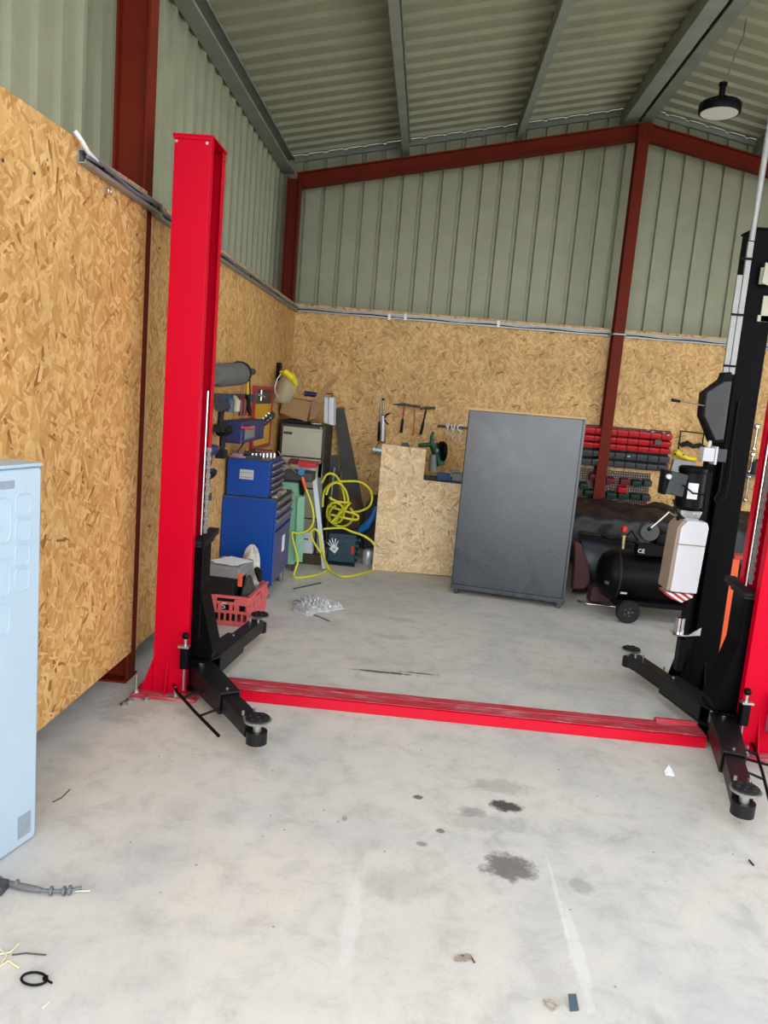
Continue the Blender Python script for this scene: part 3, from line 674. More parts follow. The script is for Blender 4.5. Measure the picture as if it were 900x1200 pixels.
mb.each('strap', M['blk'], tr)
mb = MB(); mb.tube([at(847, 541, Y=4.46), at(843, 575, Y=4.46), at(837, 584, Y=4.46), at(840, 592, Y=4.45), at(850, 583, Y=4.45), at(854, 565, Y=4.46), at(858, 530, Y=4.47), at(866, 470, Y=4.48)], .005, 8)
mb.tube([at(800, 568, Y=4.36), at(812, 578, Y=4.37), at(828, 580, Y=4.40)], .005, 8)
mb.tube([at(789, 585, Y=4.39), at(793, 600, Y=4.37), at(805, 611, Y=4.33), at(818, 613, Y=4.33), at(825, 600, Y=4.36), at(827, 580, Y=4.40)], .006, 8); mb.build('cable', M['blk'], t, smooth=True)
cc = at(795, 741, Y=4.45)
mb = MB(); mb.lathe([(.026, 0), (.029, 0), (.029, .09), (.024, .09), (.024, .01), (.001, .01)], (cc.x, 4.45, cc.z), 24)
mb.prism([(cc.x - .045, 4.40), (cc.x + .02, 4.395), (1.712, 4.44), (1.712, 4.50), (cc.x - .04, 4.49)], 'z', cc.z - .006, cc.z); mb.prism([(1.60 + .05, cc.z), (1.712, cc.z), (1.712, cc.z + .05)], 'y', 4.42, 4.425); mb.build('adapter_cup', M['chrome'], t, smooth=True)
mb = MB(); mb.box(1.765, 1.84, 4.478, 4.489, 2.38, 2.47); mb.prism([(1.765, 2.38), (1.80, 2.37), (1.86, 2.38), (1.86, 2.47), (1.77, 2.49)], 'y', 4.44, 4.452); mb.box(1.80, 1.86, 4.45, 4.489, 2.40, 2.41); mb.build('white_bracket', M['ivory'], t, bevel=.003)
mb = MB(); mb.box(1.785, 1.86, 4.476, 4.488, 2.18, 2.215); mb.box(1.80, 1.86, 4.476, 4.488, 2.18, 2.32); mb.build('slotted_bracket', M['ivory'], t, bevel=.002)
mb = MB(); mb.tube([(1.69, 4.478, 2.602), (1.692, 4.478, 2.9), (1.70, 4.478, 3.6), (1.71, 4.478, 4.50)], .016, 12)
tag(mb.build('vertical_conduit', M['galv'], smooth=True), 'slim grey vertical conduit rising from black column to roof purlin', 'conduit')
# ------------------------------------------------------------------ pale blue steel box, left foreground
A = Vector((-1.203, 2.393, 0)); dy = Vector((-.26, -.965, 0)).normalized(); dx = Vector((-dy.y, dy.x, 0)) * -1
if dx.x > 0: dx = -dx
# box: long side along dy (towards the camera), short side along dx (towards the wall)
t = thing('steel_cabinet', A + dy * .18 + dx * .06, 'pale blue steel cabinet standing against the boards at left edge', 'cabinet')
fr = frame(A, dy, -dx)     # local x toward camera, local y outward (+X side), z
mb = MB(); mb.M = fr
zz = Vector((0, 0, 1)); up = 1 if fr.to_3x3().col[2].z > 0 else -1
def ib(mb, u0, u1, v0, v1, z0, z1): mb.box(u0, u1, v0, v1, min(up * z0, up * z1), max(up * z0, up * z1))
ib(mb, 0, .36, -.12, 0, .0, 1.285)
mb.build('body', M['iceb'], t, bevel=.014)
mb = MB(); mb.M = fr; ib(mb, .0, .36, -.122, .002, 1.285, 1.298); mb.build('lid', M['iceb'], t, bevel=.006)
def loop(cx, cz, w, h, r=.02, open_=False):
    mb = MB(); mb.M = fr; pts = []
    for k in range(24):
        a_ = 2 * math.pi * k / 24; sx = math.copysign(abs(math.cos(a_)) ** .5, math.cos(a_)); sz = math.copysign(abs(math.sin(a_)) ** .5, math.sin(a_))
        pts.append((cx + sx * w / 2, .0005, up * (cz + sz * h / 2)))
    mb.tube(pts, .0028, 6, closed=True); return mb
for cx, cz, w, h in ((.085, 1.17, .06, .07), (.085, 1.09, .06, .07), (.085, 1.01, .06, .07), (.085, .93, .06, .07), (.17, 1.13, .07, .14), (.17, .95, .07, .12), (.17, .82, .07, .10), (.26, 1.1, .07, .3)):
    loop(cx, cz, w, h).build('embossed_loop', M['iceb'], t, smooth=True)
mb = MB(); mb.M = fr; ib(mb, .03, .088, .0, .001, .035, .115); mb.build('grey_sticker', M['iced'], t)
mb = MB(); mb.M = fr; ib(mb, .12, .21, .0, .001, 1.225, 1.25); mb.build('grey_sticker', M['iced'], t)
# ------------------------------------------------------------------ charcoal cabinet in the middle
P0 = Vector((.343, 6.357, 0)); P1 = Vector((1.269, 6.178, 0)); ux = (P1 - P0).normalized(); W = (P1 - P0).length
uy = Vector((-ux.y, ux.x, 0)); fr = frame(P0, ux, uy) @ Matrix.Rotation(math.radians(-2.0), 4, 'X')
t = thing('storage_cabinet', P0 + ux * W / 2 + uy * .2, 'large charcoal steel cabinet with a timber top edge, middle of floor', 'cabinet')
mb = MB(); mb.M = fr; mb.box(0, W, .014, .36, .045, 1.545); mb.build('body', M['cab'], t, bevel=.006)
mb = MB(); mb.M = fr; mb.box(.006, W - .022, 0, .013, .085, 1.545); mb.build('door_panel', M['cab'], t, bevel=.004)
mb = MB(); mb.M = fr; mb.box(.0, W, -.002, .013, .045, .082); mb.box(W - .018, W, 0, .013, .085, 1.545); mb.build('frame_edge', M['cab'], t, bevel=.003)
mb = MB(); mb.M = fr; mb.box(.0, W + .002, .01, .37, 1.546, 1.566); mb.build('timber_top', M['pine'], t, bevel=.002)
for u in (.03, W - .06):
    for v in (.02, .32):
        mb = MB(); mb.M = fr; mb.box(u, u + .035, v - .01, v + .03, .0, .045); mb.build('foot', M['cab'], t, bevel=.003)
# ------------------------------------------------------------------ notched strand board in front of bench
def bp(px, py, Yb=7.0):
    """point on the leaning board plane (y rises with z)"""
    d = ray(px, py); k = .10     # y = Yb + k*z
    tt = (Yb + k * CAMH) / (d.y - k * d.z)
    return Vector((tt * d.x, tt * d.y, CAMH + tt * d.z))
pts = [bp(*q, 6.96) for q in ((436, 667), (448, 520), (499.5, 527), (496, 562.5), (545, 568))]
e = bp(545, 568, 6.96); pts.append(Vector((e.x - .02, 6.955, .012)))
pts[0].z = .0
t = thing('loose_board', (0, 6.98, 0), 'pale strand board with a notched corner leaning left of charcoal cabinet', 'board')
mb = MB(); mb.extr(pts, (0, .015, 0)); mb.build('board', M['osbH'], t)
def onb(px, py): p = bp(px, py, 6.96); p.y -= .0012; return p
mb = MB(); mb.tube([onb(449 + 9 * math.cos(a_), 646 + 2.6 * math.sin(a_)) for a_ in [i * math.pi / 10 for i in range(20)]], .0016, 5, closed=True)
for i in range(7): mb.tube([onb(442 + i * 2.2, 651 + .3 * i + (i % 2)), onb(443.4 + i * 2.2, 652.4 + .3 * i)], .002, 5)
for i in range(8): mb.tube([onb(441.5 + i * 1.9, 614.5 + (i % 2) * .9), onb(442.6 + i * 1.9, 615.5)], .0018, 5)
mb.build('printed_stamp', M['ink'], t)
# ------------------------------------------------------------------ workbench behind, with chop saw
t = thing('workbench', (.55, 7.7, 0), 'dark edged workbench behind the notched board, saw on top', 'workbench')
MB().box(-.28, 1.3, 7.25, 8.12, .745, .785).build('worktop', mat('bench_top', (96, 88, 78), .7), t, bevel=.003)
for x, y in ((-.24, 7.3), (1.22, 7.3), (-.24, 8.03), (1.22, 8.03)): MB().box(x, x + .06, y, y + .06, 0, .745).build('leg', M['dgrey'], t)
MB().box(-.18, 1.22, 7.32, 7.35, .68, .745).build('rail', M['dgrey'], t)
t = thing('chop_saw', (.15, 7.75, .785), 'green cut-off saw with black blade guard standing on the workbench', 'power saw')
mb = MB(); mb.box(.03, .44, 7.56, 7.9, .785, .83); mb.box(.20, .42, 7.60, 7.64, .83, .86); mb.build('base', M['dgrey'], t, bevel=.006)
mb = MB(); mb.cyl(at(516, 545, Y=7.75), at(508, 520, Y=7.75), .05, .045, 16); mb.build('motor_body', M['dgreen'], t, smooth=True)
mb = MB(); mb.tube([at(506, 522, Y=7.72), at(506, 512, Y=7.72), at(508, 506, Y=7.72)], [.028, .02, .017], 12); mb.tube([at(490, 522, Y=7.72), at(505, 521, Y=7.72)], [.017, .024], 12); mb.build('handle', M['dgreen'], t, smooth=True)
mb = MB(); c = at(518, 529, Y=7.75); mb.M = Matrix.Translation(c) @ Matrix.Rotation(math.radians(20), 4, 'Z'); mb.lathe([(.02, -.02), (.10, -.02), (.105, 0), (.10, .02), (.02, .02)], (0, 0, 0), 28, 'x'); mb.build('blade_guard', M['blk'], t, smooth=True)
mb = MB(); mb.cyl(at(507, 533, Y=7.66), at(507, 552, Y=7.66), .035, .04, 12); mb.cyl(at(511, 528, Y=7.64), at(514, 528, Y=7.64), .02, seg=10); mb.build('gearbox', M['grey'], t, smooth=True)
mb = MB(); mb.box(.17, .30, 7.5, 7.6, .83, .90); mb.cyl((.19, 7.55, .86), (.10, 7.52, .86), .008, seg=8); mb.build('vice', mat('blue_vice', (24, 62, 104), .5), t, bevel=.01)
mb = MB(); mb.box(.32, .45, 7.58, 7.66, .83, .905); mb.box(.30, .4, 7.62, 7.7, .905, .93); mb.build('fence', M['grey'], t, bevel=.005)
# ------------------------------------------------------------------ wall tools, back wall
def hammer(px0, py0, px1, py1, headl, headr, m, lab, nm='hammer', cat='hammer', claw=False, hm=None):
    a_ = at(px0, py0, Y=8.175); b_ = at(px1, py1, Y=8.175)
    t = thing(nm, (b_.x, 8.18, b_.z), lab, cat, 'hammers hanging in a row on the back wall')
    mb = MB(); mb.tube([a_, a_.lerp(b_, .45), b_], [.010, .009, .014], 10); mb.build('handle', m, t, smooth=True)
    if hm:
        mb = MB(); mb.tube([a_.lerp(b_, .5), a_.lerp(b_, .55), b_], [.011, .015, .017], 10); mb.build('grip', hm, t, smooth=True)
    mb = MB(); l = at(*headl, Y=8.16); r = at(*headr, Y=8.16); c_ = at(px0, py0 - 1, Y=8.16)
    if claw:
        mb.tube([l, l.lerp(c_, .5) + Vector((0, 0, .008)), c_, r.lerp(c_, .3), r], [.005, .011, .017, .012, .017], 10)
    else:
        mb.tube([l, l.lerp(c_, .6), c_, r.lerp(c_, .5), r], [.004, .012, .018, .011, .014], 10)
    mb.build('head', M['dgrey'], t, smooth=True)
    MB().cyl((c_.x, 8.2004, c_.z - .02), (c_.x, 8.14, c_.z - .02), .003, seg=6).build('hook', M['zinc'], t)
hammer(474, 475, 470, 507, (461, 474), (481, 475), M['rwood'], 'hammer with red and black handle, leftmost of three on back wall', hm=M['blk2'])
hammer(486.5, 477, 485, 510, (480, 475), (493, 477), M['wood'], 'hammer with bare wooden handle, middle of three on back wall')
hammer(499.5, 479, 493, 509, (492, 480), (510, 478), M['blk'], 'claw hammer with black handle, rightmost of three on back wall', claw=True, hm=M['blk2'])
# caulking guns / tube tools
t = thing('caulking_gun', (-.45, 8.17, 1.13), 'silver and black sealant gun hanging on back wall left of hammers', 'sealant gun')
a_ = at(449, 469, Y=8.16); b_ = at(448, 518, Y=8.16)
mb = MB(); mb.cyl(at(449, 487, Y=8.16), at(448, 517, Y=8.16), .021, seg=14); mb.build('tube', M['silver'], t, smooth=True)
mb = MB(); mb.cyl(a_, at(449, 487, Y=8.16), .005, seg=8); mb.cyl(at(446.5, 471, Y=8.16), at(446, 516, Y=8.16), .004, seg=8); mb.cyl(at(451.5, 471, Y=8.16), at(451, 487, Y=8.16), .004, seg=8); mb.build('rod', M['zinc'], t, smooth=True)
mb = MB(); mb.tube([at(449, 491, Y=8.15), at(453, 486, Y=8.15), at(457, 484, Y=8.15)], .009, 8); mb.tube([at(449, 491, Y=8.15), at(453, 495, Y=8.15), at(455, 497.5, Y=8.15)], .008, 8); mb.box(a_.x - .012, a_.x + .012, 8.14, 8.18, a_.z, a_.z + .02); mb.cyl(at(449, 486, Y=8.16), at(449, 494, Y=8.16), .016, seg=10)
mb.build('trigger', M['blk'], t, smooth=True)
t2 = thing('grease_gun', (-.5, 8.18, 1.13), 'slim black barrelled gun hanging left of the silver sealant gun', 'grease gun')
mb = MB(); mb.cyl(at(445, 494, Y=8.18), at(443.5, 517, Y=8.18), .014, seg=12); mb.build('barrel', M['blk'], t2, smooth=True)
mb = MB(); mb.cyl(at(446, 484, Y=8.18), at(445, 494, Y=8.18), .006, seg=8); mb.build('neck', M['zinc'], t2, smooth=True)
mb = MB(); mb.cyl(at(452, 504, Y=8.1925), at(450.5, 520, Y=8.1925), .008, seg=10)
tag(mb.build('wooden_stick', M['wood'], smooth=True), 'thin brown stick hanging right of the silver sealant gun', 'stick')
t = thing('tape_roll', at(444, 527, Y=8.15), 'pale grey roll of foil tape on back wall left of notched board', 'tape roll')
c = at(443, 527, Y=8.13); mb = MB(); mb.cyl(c + Vector((-.055, 0, .0)), c + Vector((.05, 0, -.01)), .042, seg=20); mb.build('roll', M['silver'], t, smooth=True)
mb = MB(); mb.tube([at(441, 532, Y=8.10), at(440, 526, Y=8.09), at(443, 520, Y=8.12), at(447, 517, Y=8.15), at(449, 521, Y=8.13)], .004, 6); mb.build('hanging_wire', M['blk'], t, smooth=True)
# half-round disc just above the board
c = at(475, 524, Y=8.1905); mb = MB(); mb.lathe([(.01, -.01), (.05, -.01), (.05, .01), (.01, .01)], c, 24, 'y'); tag(mb.build('grinding_disc', M['leather'], smooth=True), 'round grey disc hanging below the hammers, half hidden by board', 'disc')
# pliers rail
t = thing('plier_rail', at(527, 499, Y=8.19), 'short wooden hanging rail right of the hammers, left end showing', 'tool rail')
p = at(513, 499, Y=8.19); q = at(550, 502, Y=8.19); mb = MB(); mb.extr([(p.x, 8.2, p.z - .015), (q.x, 8.2, q.z - .015), (q.x, 8.2, q.z + .012), (p.x, 8.2, p.z + .012)], (0, -.018, 0)); mb.build('rail', mat('dark_wood', (84, 62, 40), .7), t)
def plier(px, py, lab, size=1., ring=False):
    t = thing('locking_pliers', at(px, py, Y=8.16), lab, 'pliers', 'locking pliers on the short wooden rail')
    def q(dx, dy_): return at(px + dx * size, py + dy_ * size, Y=8.165)
    mb = MB()
    if ring: mb.tube([q(2, 3), q(-3, 1), q(-3.5, -3), q(0, -5), q(3, -4)], .009, 8)
    else: mb.tube([q(-1.5, -4), q(-2, 0), q(0, 3)], .008, 8); mb.tube([q(1.8, -4), q(1.6, 0), q(0, 3)], .008, 8)
    mb.build('jaws', M['white'], t, smooth=True); MB().cyl(q(0, -1), Vector((q(0, -1).x, 8.2004, q(0, -1).z)), .004, seg=6).build('hook', M['zinc'], t)
    mb = MB(); mb.tube([q(0, 3), q(-1.6, 8), q(-1, 14)], .005, 8); mb.tube([q(0, 3), q(1.4, 8), q(0, 12)], .005, 8); mb.build('handle', M['zinc'], t, smooth=True)
plier(524.5, 499, 'small bright locking pliers, leftmost on the short rail', .8); plier(531, 501, 'bright locking pliers in the middle of the short rail', 1.); plier(539.5, 503, 'ring jawed locking pliers nearest the charcoal cabinet', 1., True)
# ------------------------------------------------------------------ storage rails with small bins, right of post and behind it
def P3(px, py, Y): return at(px, py, Y=Y)
xa, xb = 1.65, 2.565
t = thing('bin_rail_board', (2.1, 8.19, 1.10), 'black wall board holding rows of red and black tool bins', 'wall organiser')
MB().box(xa, xb, 8.185, 8.199, 1.06, 1.485).build('back_plate', M['peg'], t)
def binbox(x, w, z, h, d, m, nm, lab, grp, cat='bin', Y=8.1855, lip=True):
    mb = MB(); mb.prism([(Y, z), (Y - d * .8, z), (Y - d, z + h * .55), (Y - d, z + h * .72), (Y, z + h)], 'x', x, x + w)
    o = mb.build(nm, m, bevel=.003)
    return tag(o, lab, cat, grp)
ORD = ['leftmost', 'second from left', 'third from left', 'fourth from left', 'fifth from left', 'sixth from left', 'seventh from left', 'rightmost']
rows = [(1.395, .075, M['rplast'], 'red', 'top'), (1.32, .07, M['rplast'], 'red', 'middle'), (1.25, .066, M['rplast'], 'red', 'lowest red')]
for z, h, m, cn, rn in rows:
    for k in range(8):
        x = xa + .008 + k * .1135
        if x > 1.80 and x < 1.945 and x + .10 > 1.83: pass
        binbox(x, .108, z, h, .09, m, 'storage_bin', 'red storage bin, %s in the %s row of the wall organiser' % (ORD[k], rn), 'red bins, %s row' % rn)
for z, rn in ((1.16, 'upper black'), (1.07, 'bottom')):
    for k in range(8):
        x = xa + .008 + k * .1135
        binbox(x, .106, z, .08, .10, M['dgrey'], 'storage_bin', 'dark grey storage bin, %s in the %s row of the wall organiser' % (ORD[k], rn), 'dark bins, %s row' % rn)
# things in the bins: small bright sockets
for px, py in ((712, 503), (760, 505), (765, 507), (778, 508), (783, 511), (706, 519), (776, 537), (737, 536), (700, 540)):
    p = at(px, py, Y=8.08); p.z += .004
    mb = MB(); mb.cyl((p.x - .014, 8.092, p.z), (p.x + .014, 8.092, p.z + .004), .006, seg=8)
    tag(mb.build('steel_bit', M['chrome'], smooth=True), 'tiny bright steel fitting lying on the bins of the wall organiser', 'fitting', 'bright fittings on the wall organiser')
c = at(771, 518, Y=8.07); MBq = MB().box(c.x - .035, c.x + .035, 8.06, 8.097, c.z - .03, c.z + .025); tag(MBq.build('dark_box', M['dgrey'], bevel=.005), 'small dark box set in front of the red bin rows', 'box')
# pegboard with bins below
t = thing('pegboard', (2.03, 8.19, .65), 'black perforated pegboard below the red bin rows', 'pegboard')
mb = MB(); x0, x1, z0, z1 = 1.66, 2.41, .66, 1.02; n = 30; mz = 14
for i in range(n + 1):
    x = x0 + (x1 - x0) * i / n; mb.box(x - .0055, x + .0055, 8.188, 8.192, z0, z1)
for j in range(mz + 1):
    z = z0 + (z1 - z0) * j / mz; mb.box(x0, x1, 8.1881, 8.1921, z - .0055, z + .0055)
mb.build('panel', M['peg'], t)
for (px, py, m, cn, w) in ((696, 558, M['darkred'], 'dark red', .075), (715, 563, M['darkred'], 'dark red', .08), (732, 564, M['darkred'], 'dark red', .08), (746, 566, M['dgreen'], 'dark green', .085), (759, 566, M['dgrey'], 'grey', .075), (729, 573.5, M['rplast'], 'bright red', .085), (716, 580, M['dgreen'], 'dark green', .085), (729.5, 581, M['dgreen'], 'dark green', .085), (744, 582, M['dgreen'], 'dark green', .085), (757, 583, M['dgrey'], 'grey', .08), (690, 577, M['dgreen'], 'dark green', .085), (684, 569, M['dgreen'], 'dark green', .07)):
    p = at(px, py, Y=8.12)
    where = 'upper row' if py < 570 else ('centre' if py < 575 else 'lower row')
    mm = M['dgreen'] if cn == 'dark green' else m
    if cn == 'dark green': mm = mat('bin_green', (18, 48, 40), .5)
    o = binbox(p.x - w / 2, w * 1.08, p.z - .038, .075, .085, mm, 'peg_bin', '%s plastic bin on the %s of the pegboard, %s' % (cn, where, {684: 'by the cabinet edge', 690: 'left of the post', 696: 'left of the post', 715: 'first right of post', 732: 'second right of post', 746: 'third right of post', 759: 'rightmost', 729: 'standing alone', 716: 'first right of post', 729.5: 'second right of post', 744: 'third right of post', 757: 'rightmost'}[px]), 'small bins on the pegboard', Y=8.1885)
# wire rack with spanners right of bins
t = thing('wire_rack', (2.75, 8.18, 1.25), 'dark wire frame rack on the back wall right of the red bins', 'rack')
a_ = at(798, 505, Y=8.17); b_ = at(825, 508, Y=8.17); mb = MB(); mb.tube([a_ + Vector((.0, 0, -.25)), a_, b_, b_ + Vector((0, 0, -.28))], .008, 8); mb.build('frame', M['blk'], t, smooth=True)
mb = MB(); mb.tube([at(797, 522, Y=8.15), at(805, 519, Y=8.13), at(812, 523, Y=8.13), at(820, 522, Y=8.14), at(826, 524, Y=8.15)], [.02, .028, .022, .026, .015], 10); mb.build('hanging_chain', M['blk2'], t, smooth=True)
p = at(790, 560, Y=8.1)
t = thing('parts_packet', at(800, 560, Y=8.1), 'grey card packet with yellow top hanging on the wall above the motor', 'packet')
pl = [at(*q, Y=8.15) for q in ((784, 562), (790, 538), (816, 541), (812, 565))]
mb = MB(); mb.extr([(p.x, 8.2004, p.z) for p in pl], (0, -.05, 0)); mb.build('packet', mat('packet_grey', (150, 148, 148), .7), t, bevel=.003)
mb = MB(); mb.tube([at(789, 532, Y=8.14), at(793, 530, Y=8.13), at(799, 534, Y=8.13), at(806, 537, Y=8.13), at(815, 538, Y=8.14)], [.02, .035, .028, .02, .03], 10); mb.build('yellow_top', M['yel2'], t, smooth=True)
mb = MB(); mb.cyl(at(791, 532, Y=8.10), at(791, 532, Y=8.08), .012, seg=10); mb.cyl(at(801, 533, Y=8.11), at(801, 533, Y=8.09), .008, seg=10); mb.build('dark_knot', M['blk'], t)
# spanners far right between the columns
for i, (px, py, l, lab) in enumerate(((888, 500, 26, 'topmost'), (883, 533, 20, 'middle'), (878, 558, 28, 'lowest'))):
    a_ = at(px, py, Y=8.17); b_ = at(px - 4, py + l, Y=8.17); t = thing('spanner', b_, 'bright steel spanner, %s seen between the black column and red post' % lab, 'spanner', 'spanners right of the black column')
    mb = MB(); mb.cyl(a_, b_, .012, seg=8); mb.build('shaft', M['chrome'], t, smooth=True)
    mb = MB(); mb.ball(a_, .03, 12, (1, .4, 1)); mb.ball(b_, .024, 12, (1, .4, 1)); mb.each('jaw', M['chrome'], t, smooth=True); MB().cyl(a_, (a_.x, 8.2004, a_.z), .005, seg=6).build('hook', M['zinc'], t)
a_ = at(868, 540, Y=8.1); b_ = at(900, 560, Y=8.1)
mb = MB(); mb.box(3.25, 3.9, 8.05, 8.199, 1.10, 1.12); tag(mb.build('wall_shelf', M['dgrey']), 'narrow dark shelf on the back wall behind the lift posts', 'shelf')
for i, (px, py, m, lab) in enumerate(((882, 553, M['white'], 'white'), (889, 548, M['dgrey'], 'dark grey'))):
    x = 3.30 + i * .16
    tag(MB().lathe([(.05, 1.12), (.055, 1.14), (.055, 1.24), (.03, 1.26), (.02, 1.28)], (x, 8.12, 0), 18).build('tin_can', m, smooth=True), '%s tin standing on the narrow wall shelf behind lift posts' % lab, 'can')
# ------------------------------------------------------------------ compressor and clutter at right
t = thing('air_compressor', (2.05, 6.2, 0), 'black wheeled air compressor with horizontal tank beside charcoal cabinet', 'air compressor')
cz = .335; yc = 6.17; rr = .205
mb = MB(); prof = [(.001, 1.50), (.06, 1.503), (.12, 1.52), (.165, 1.545), (.195, 1.585), (.205, 1.63), (.205, 2.55), (.195, 2.6), (.165, 2.64), (.1, 2.67), (.001, 2.68)]
mb.M = Matrix.Translation((0, yc, cz)); mb.lathe(prof, (0, 0, 0), 40, 'x'); tkk = mb.build('tank', M['blk'], t, smooth=True)
mb = MB(); mb.M = Matrix.Translation((0, yc, cz)); mb.lathe([(.206, 1.63), (.2075, 1.632), (.2075, 1.645), (.206, 1.647)], (0, 0, 0), 40, 'x'); mb.build('weld_seam', M['blk2'], tkk, smooth=True)
mb = MB(); p = at(718, 695, Y=6.0); mb.M = frame((1.66, yc - .2065 * math.cos(.55), cz - .2065 * math.sin(.55)), (1, 0, 0), (0, math.sin(.55), -math.cos(.55))); mb.box(.0, .05, -.006, .012, -.0015, .0015); mb.build('white_label', M['paper'], tkk)
mb = MB(); mb.M = frame((1.535, yc - .15, cz - .04), (.55, -.8, 0), (0, 0, 1)); mb.box(0, .04, -.012, .012, -.003, .003); mb.build('grey_label', M['leather'], tkk)
for wx in (1.72, 2.5):
    w = MB(); w.M = Matrix.Translation((wx, 5.94, .092)); w.lathe([(.05, -.02), (.085, -.022), (.092, -.012), (.092, .012), (.085, .022), (.05, .02)], (0, 0, 0), 32, 'y'); wo = w.build('wheel', M['blk2'], t, smooth=True)
    w = MB(); w.M = Matrix.Translation((wx, 5.94, .092)); w.lathe([(.001, -.016), (.062, -.016), (.068, -.02), (.07, -.016), (.07, .016), (.001, .016)], (0, 0, 0), 28, 'y')
    for k in range(5):
        a_ = k * math.pi * .4; w.cyl((.03 * math.cos(a_), -.022, .03 * math.sin(a_)), (.03 * math.cos(a_), -.012, .03 * math.sin(a_)), .008, seg=8)
    w.cyl((0, -.03, 0), (0, .12, 0), .012, seg=12); w.build('hub', M['dgrey'], wo, smooth=True)
mb = MB(); mb.box(1.62, 2.55, 6.02, 6.06, .12, .16); mb.box(2.5, 2.56, 6.02, 6.3, .0, .16); mb.box(1.66, 1.78, 5.965, 6.3, .08, .14); mb.build('frame', M['blk'], t, bevel=.004)
mb = MB(); mb.box(1.86, 2.5, 6.04, 6.36, .535, .56); mb.build('platform', M['blk'], t)
mb = MB(); a_ = at(748, 638, Y=6.0); b_ = at(772, 653, Y=6.0); mb.box(a_.x, b_.x + .06, 6.0, 6.1, b_.z, a_.z + .005); pb_ = mb.build('pressure_switch', M['blk'], t, bevel=.006)
def text_obj(txt, size, loc, rx, rz, m, name, parent, ry=0):
    cu = bpy.data.curves.new(name, 'FONT'); cu.body = txt; cu.size = size; cu.extrude = .0008; cu.align_x = 'CENTER'; cu.align_y = 'CENTER'
    o = bpy.data.objects.new(name, cu); COL.objects.link(o); dg = bpy.context.evaluated_depsgraph_get(); dg.update()
    me = bpy.data.meshes.new_from_object(o.evaluated_get(dg)); bpy.data.objects.remove(o)
    mo_ = bpy.data.objects.new(name, me); COL.objects.link(mo_); me.materials.clear(); me.materials.append(m)
    from mathutils import Euler
    mo_.location = loc; mo_.rotation_euler = (rx, ry, rz); WM[mo_.name] = Matrix.Translation(loc) @ Euler((rx, ry, rz)).to_matrix().to_4x4()
    if parent is not None: mo_.parent = parent; mo_.matrix_parent_inverse = WM[parent.name].inverted()
    return mo_
p = at(751.5, 646, Y=5.998); text_obj('CE', .045, (p.x, 5.9985, p.z), math.pi / 2, 0, M['paper'], 'ce_mark', pb_)
# pump head and motor, pulley
mb = MB(); mb.box(2.12, 2.30, 6.14, 6.34, .56, .74); 
for k in range(6): mb.box(2.10, 2.32, 6.12, 6.36, .60 + k * .025, .61 + k * .025)
mb.build('pump_head', M['dgrey'], t, bevel=.003)
mb = MB(); mb.M = Matrix.Translation((2.0, 6.22, .64)); mb.lathe([(.03, -.11), (.075, -.10), (.08, -.08), (.08, .12), (.03, .13)], (0, 0, 0), 24, 'y'); mb.build('electric_motor', M['blk'], t, smooth=True)
c = at(762, 624, Y=6.02); mb = MB(); mb.M = Matrix.Translation((c.x, 6.05, c.z))
mb.lathe([(.01, -.02), (.068, -.02), (.076, -.012), (.078, 0), (.078, .03), (.01, .03)], (0, 0, 0), 32, 'y')
for k in range(4):
    a_ = k * math.pi / 2 + .4; mb.cyl((.03 * math.cos(a_), -.026, .03 * math.sin(a_)), (.03 * math.cos(a_), -.018, .03 * math.sin(a_)), .007, seg=8)
mb.build('air_filter', M['dgrey'], t, smooth=True)
mb = MB(); p = at(731, 628, Y=6.12); q = at(730, 643, Y=6.12); mb.cyl(q, p, .014, seg=12); mb.cyl(p - Vector((0, 0, .006)), p + Vector((0, 0, .004)), .02, seg=12); rg = mb.build('brass_regulator', M['brass'], t, smooth=True)
MB().lathe([(.018, 0), (.027, .005), (.027, .04), (.02, .05), (.001, .052)], at(731.3, 623.5, Y=6.12), 16).build('red_knob', M['rplast'], rg, smooth=True)
mb = MB(); mb.tube([at(733, 630, Y=6.12), at(740, 622, Y=6.15), at(748, 634, Y=6.15)], .007, 8); mb.tube([at(726, 631, Y=6.12), at(714, 632, Y=6.14), at(705, 627, Y=6.2)], .008, 8); mb.build('air_pipe', M['blk'], t, smooth=True)
# heap of black tarpaulin on a low bench behind compressor
def nz(x, y): return math.sin(x * 9.1 + y * 5.3) * .5 + math.sin(x * 21.7 - y * 13.9 + 1.2) * .3 + math.sin(x * 37 + y * 31) * .2
t = thing('tool_bench', (2.3, 7.4, 0), 'low dark bench behind the air compressor carrying the black tarpaulin', 'bench')
MB().box(1.52, 3.35, 7.0, 8.06, .50, .56).build('top', M['dgrey'], t)
for x in (1.56, 3.27):
    for y in (7.04, 7.98): MB().box(x, x + .05, y, y + .05, 0, .50).build('leg', M['dgrey'], t)
def tf(u, v):
    x = 1.40 + 2.0 * u; y = 6.93 + .98 * v
    e_ = min(1, 5 * min(v, 1 - v) + .0)
    if v < .22:
        k = v / .22; z = .27 + (.72 - .27) * k ** .6; y = 6.90 + .05 * k
    else: z = .73 + .03 * nz(x, y)
    return (x + .015 * nz(y * 2, x), y + .03 * nz(x * 1.3, v * 3), z + .018 * nz(x * 1.7, y * 2))
mb = MB(); mb.grid(tf, 70, 36); tag(mb.build('tarpaulin', M['tarp'], smooth=True, solid=.012, subd=1), 'crumpled black tarpaulin draped over the low bench behind compressor', 'tarpaulin')
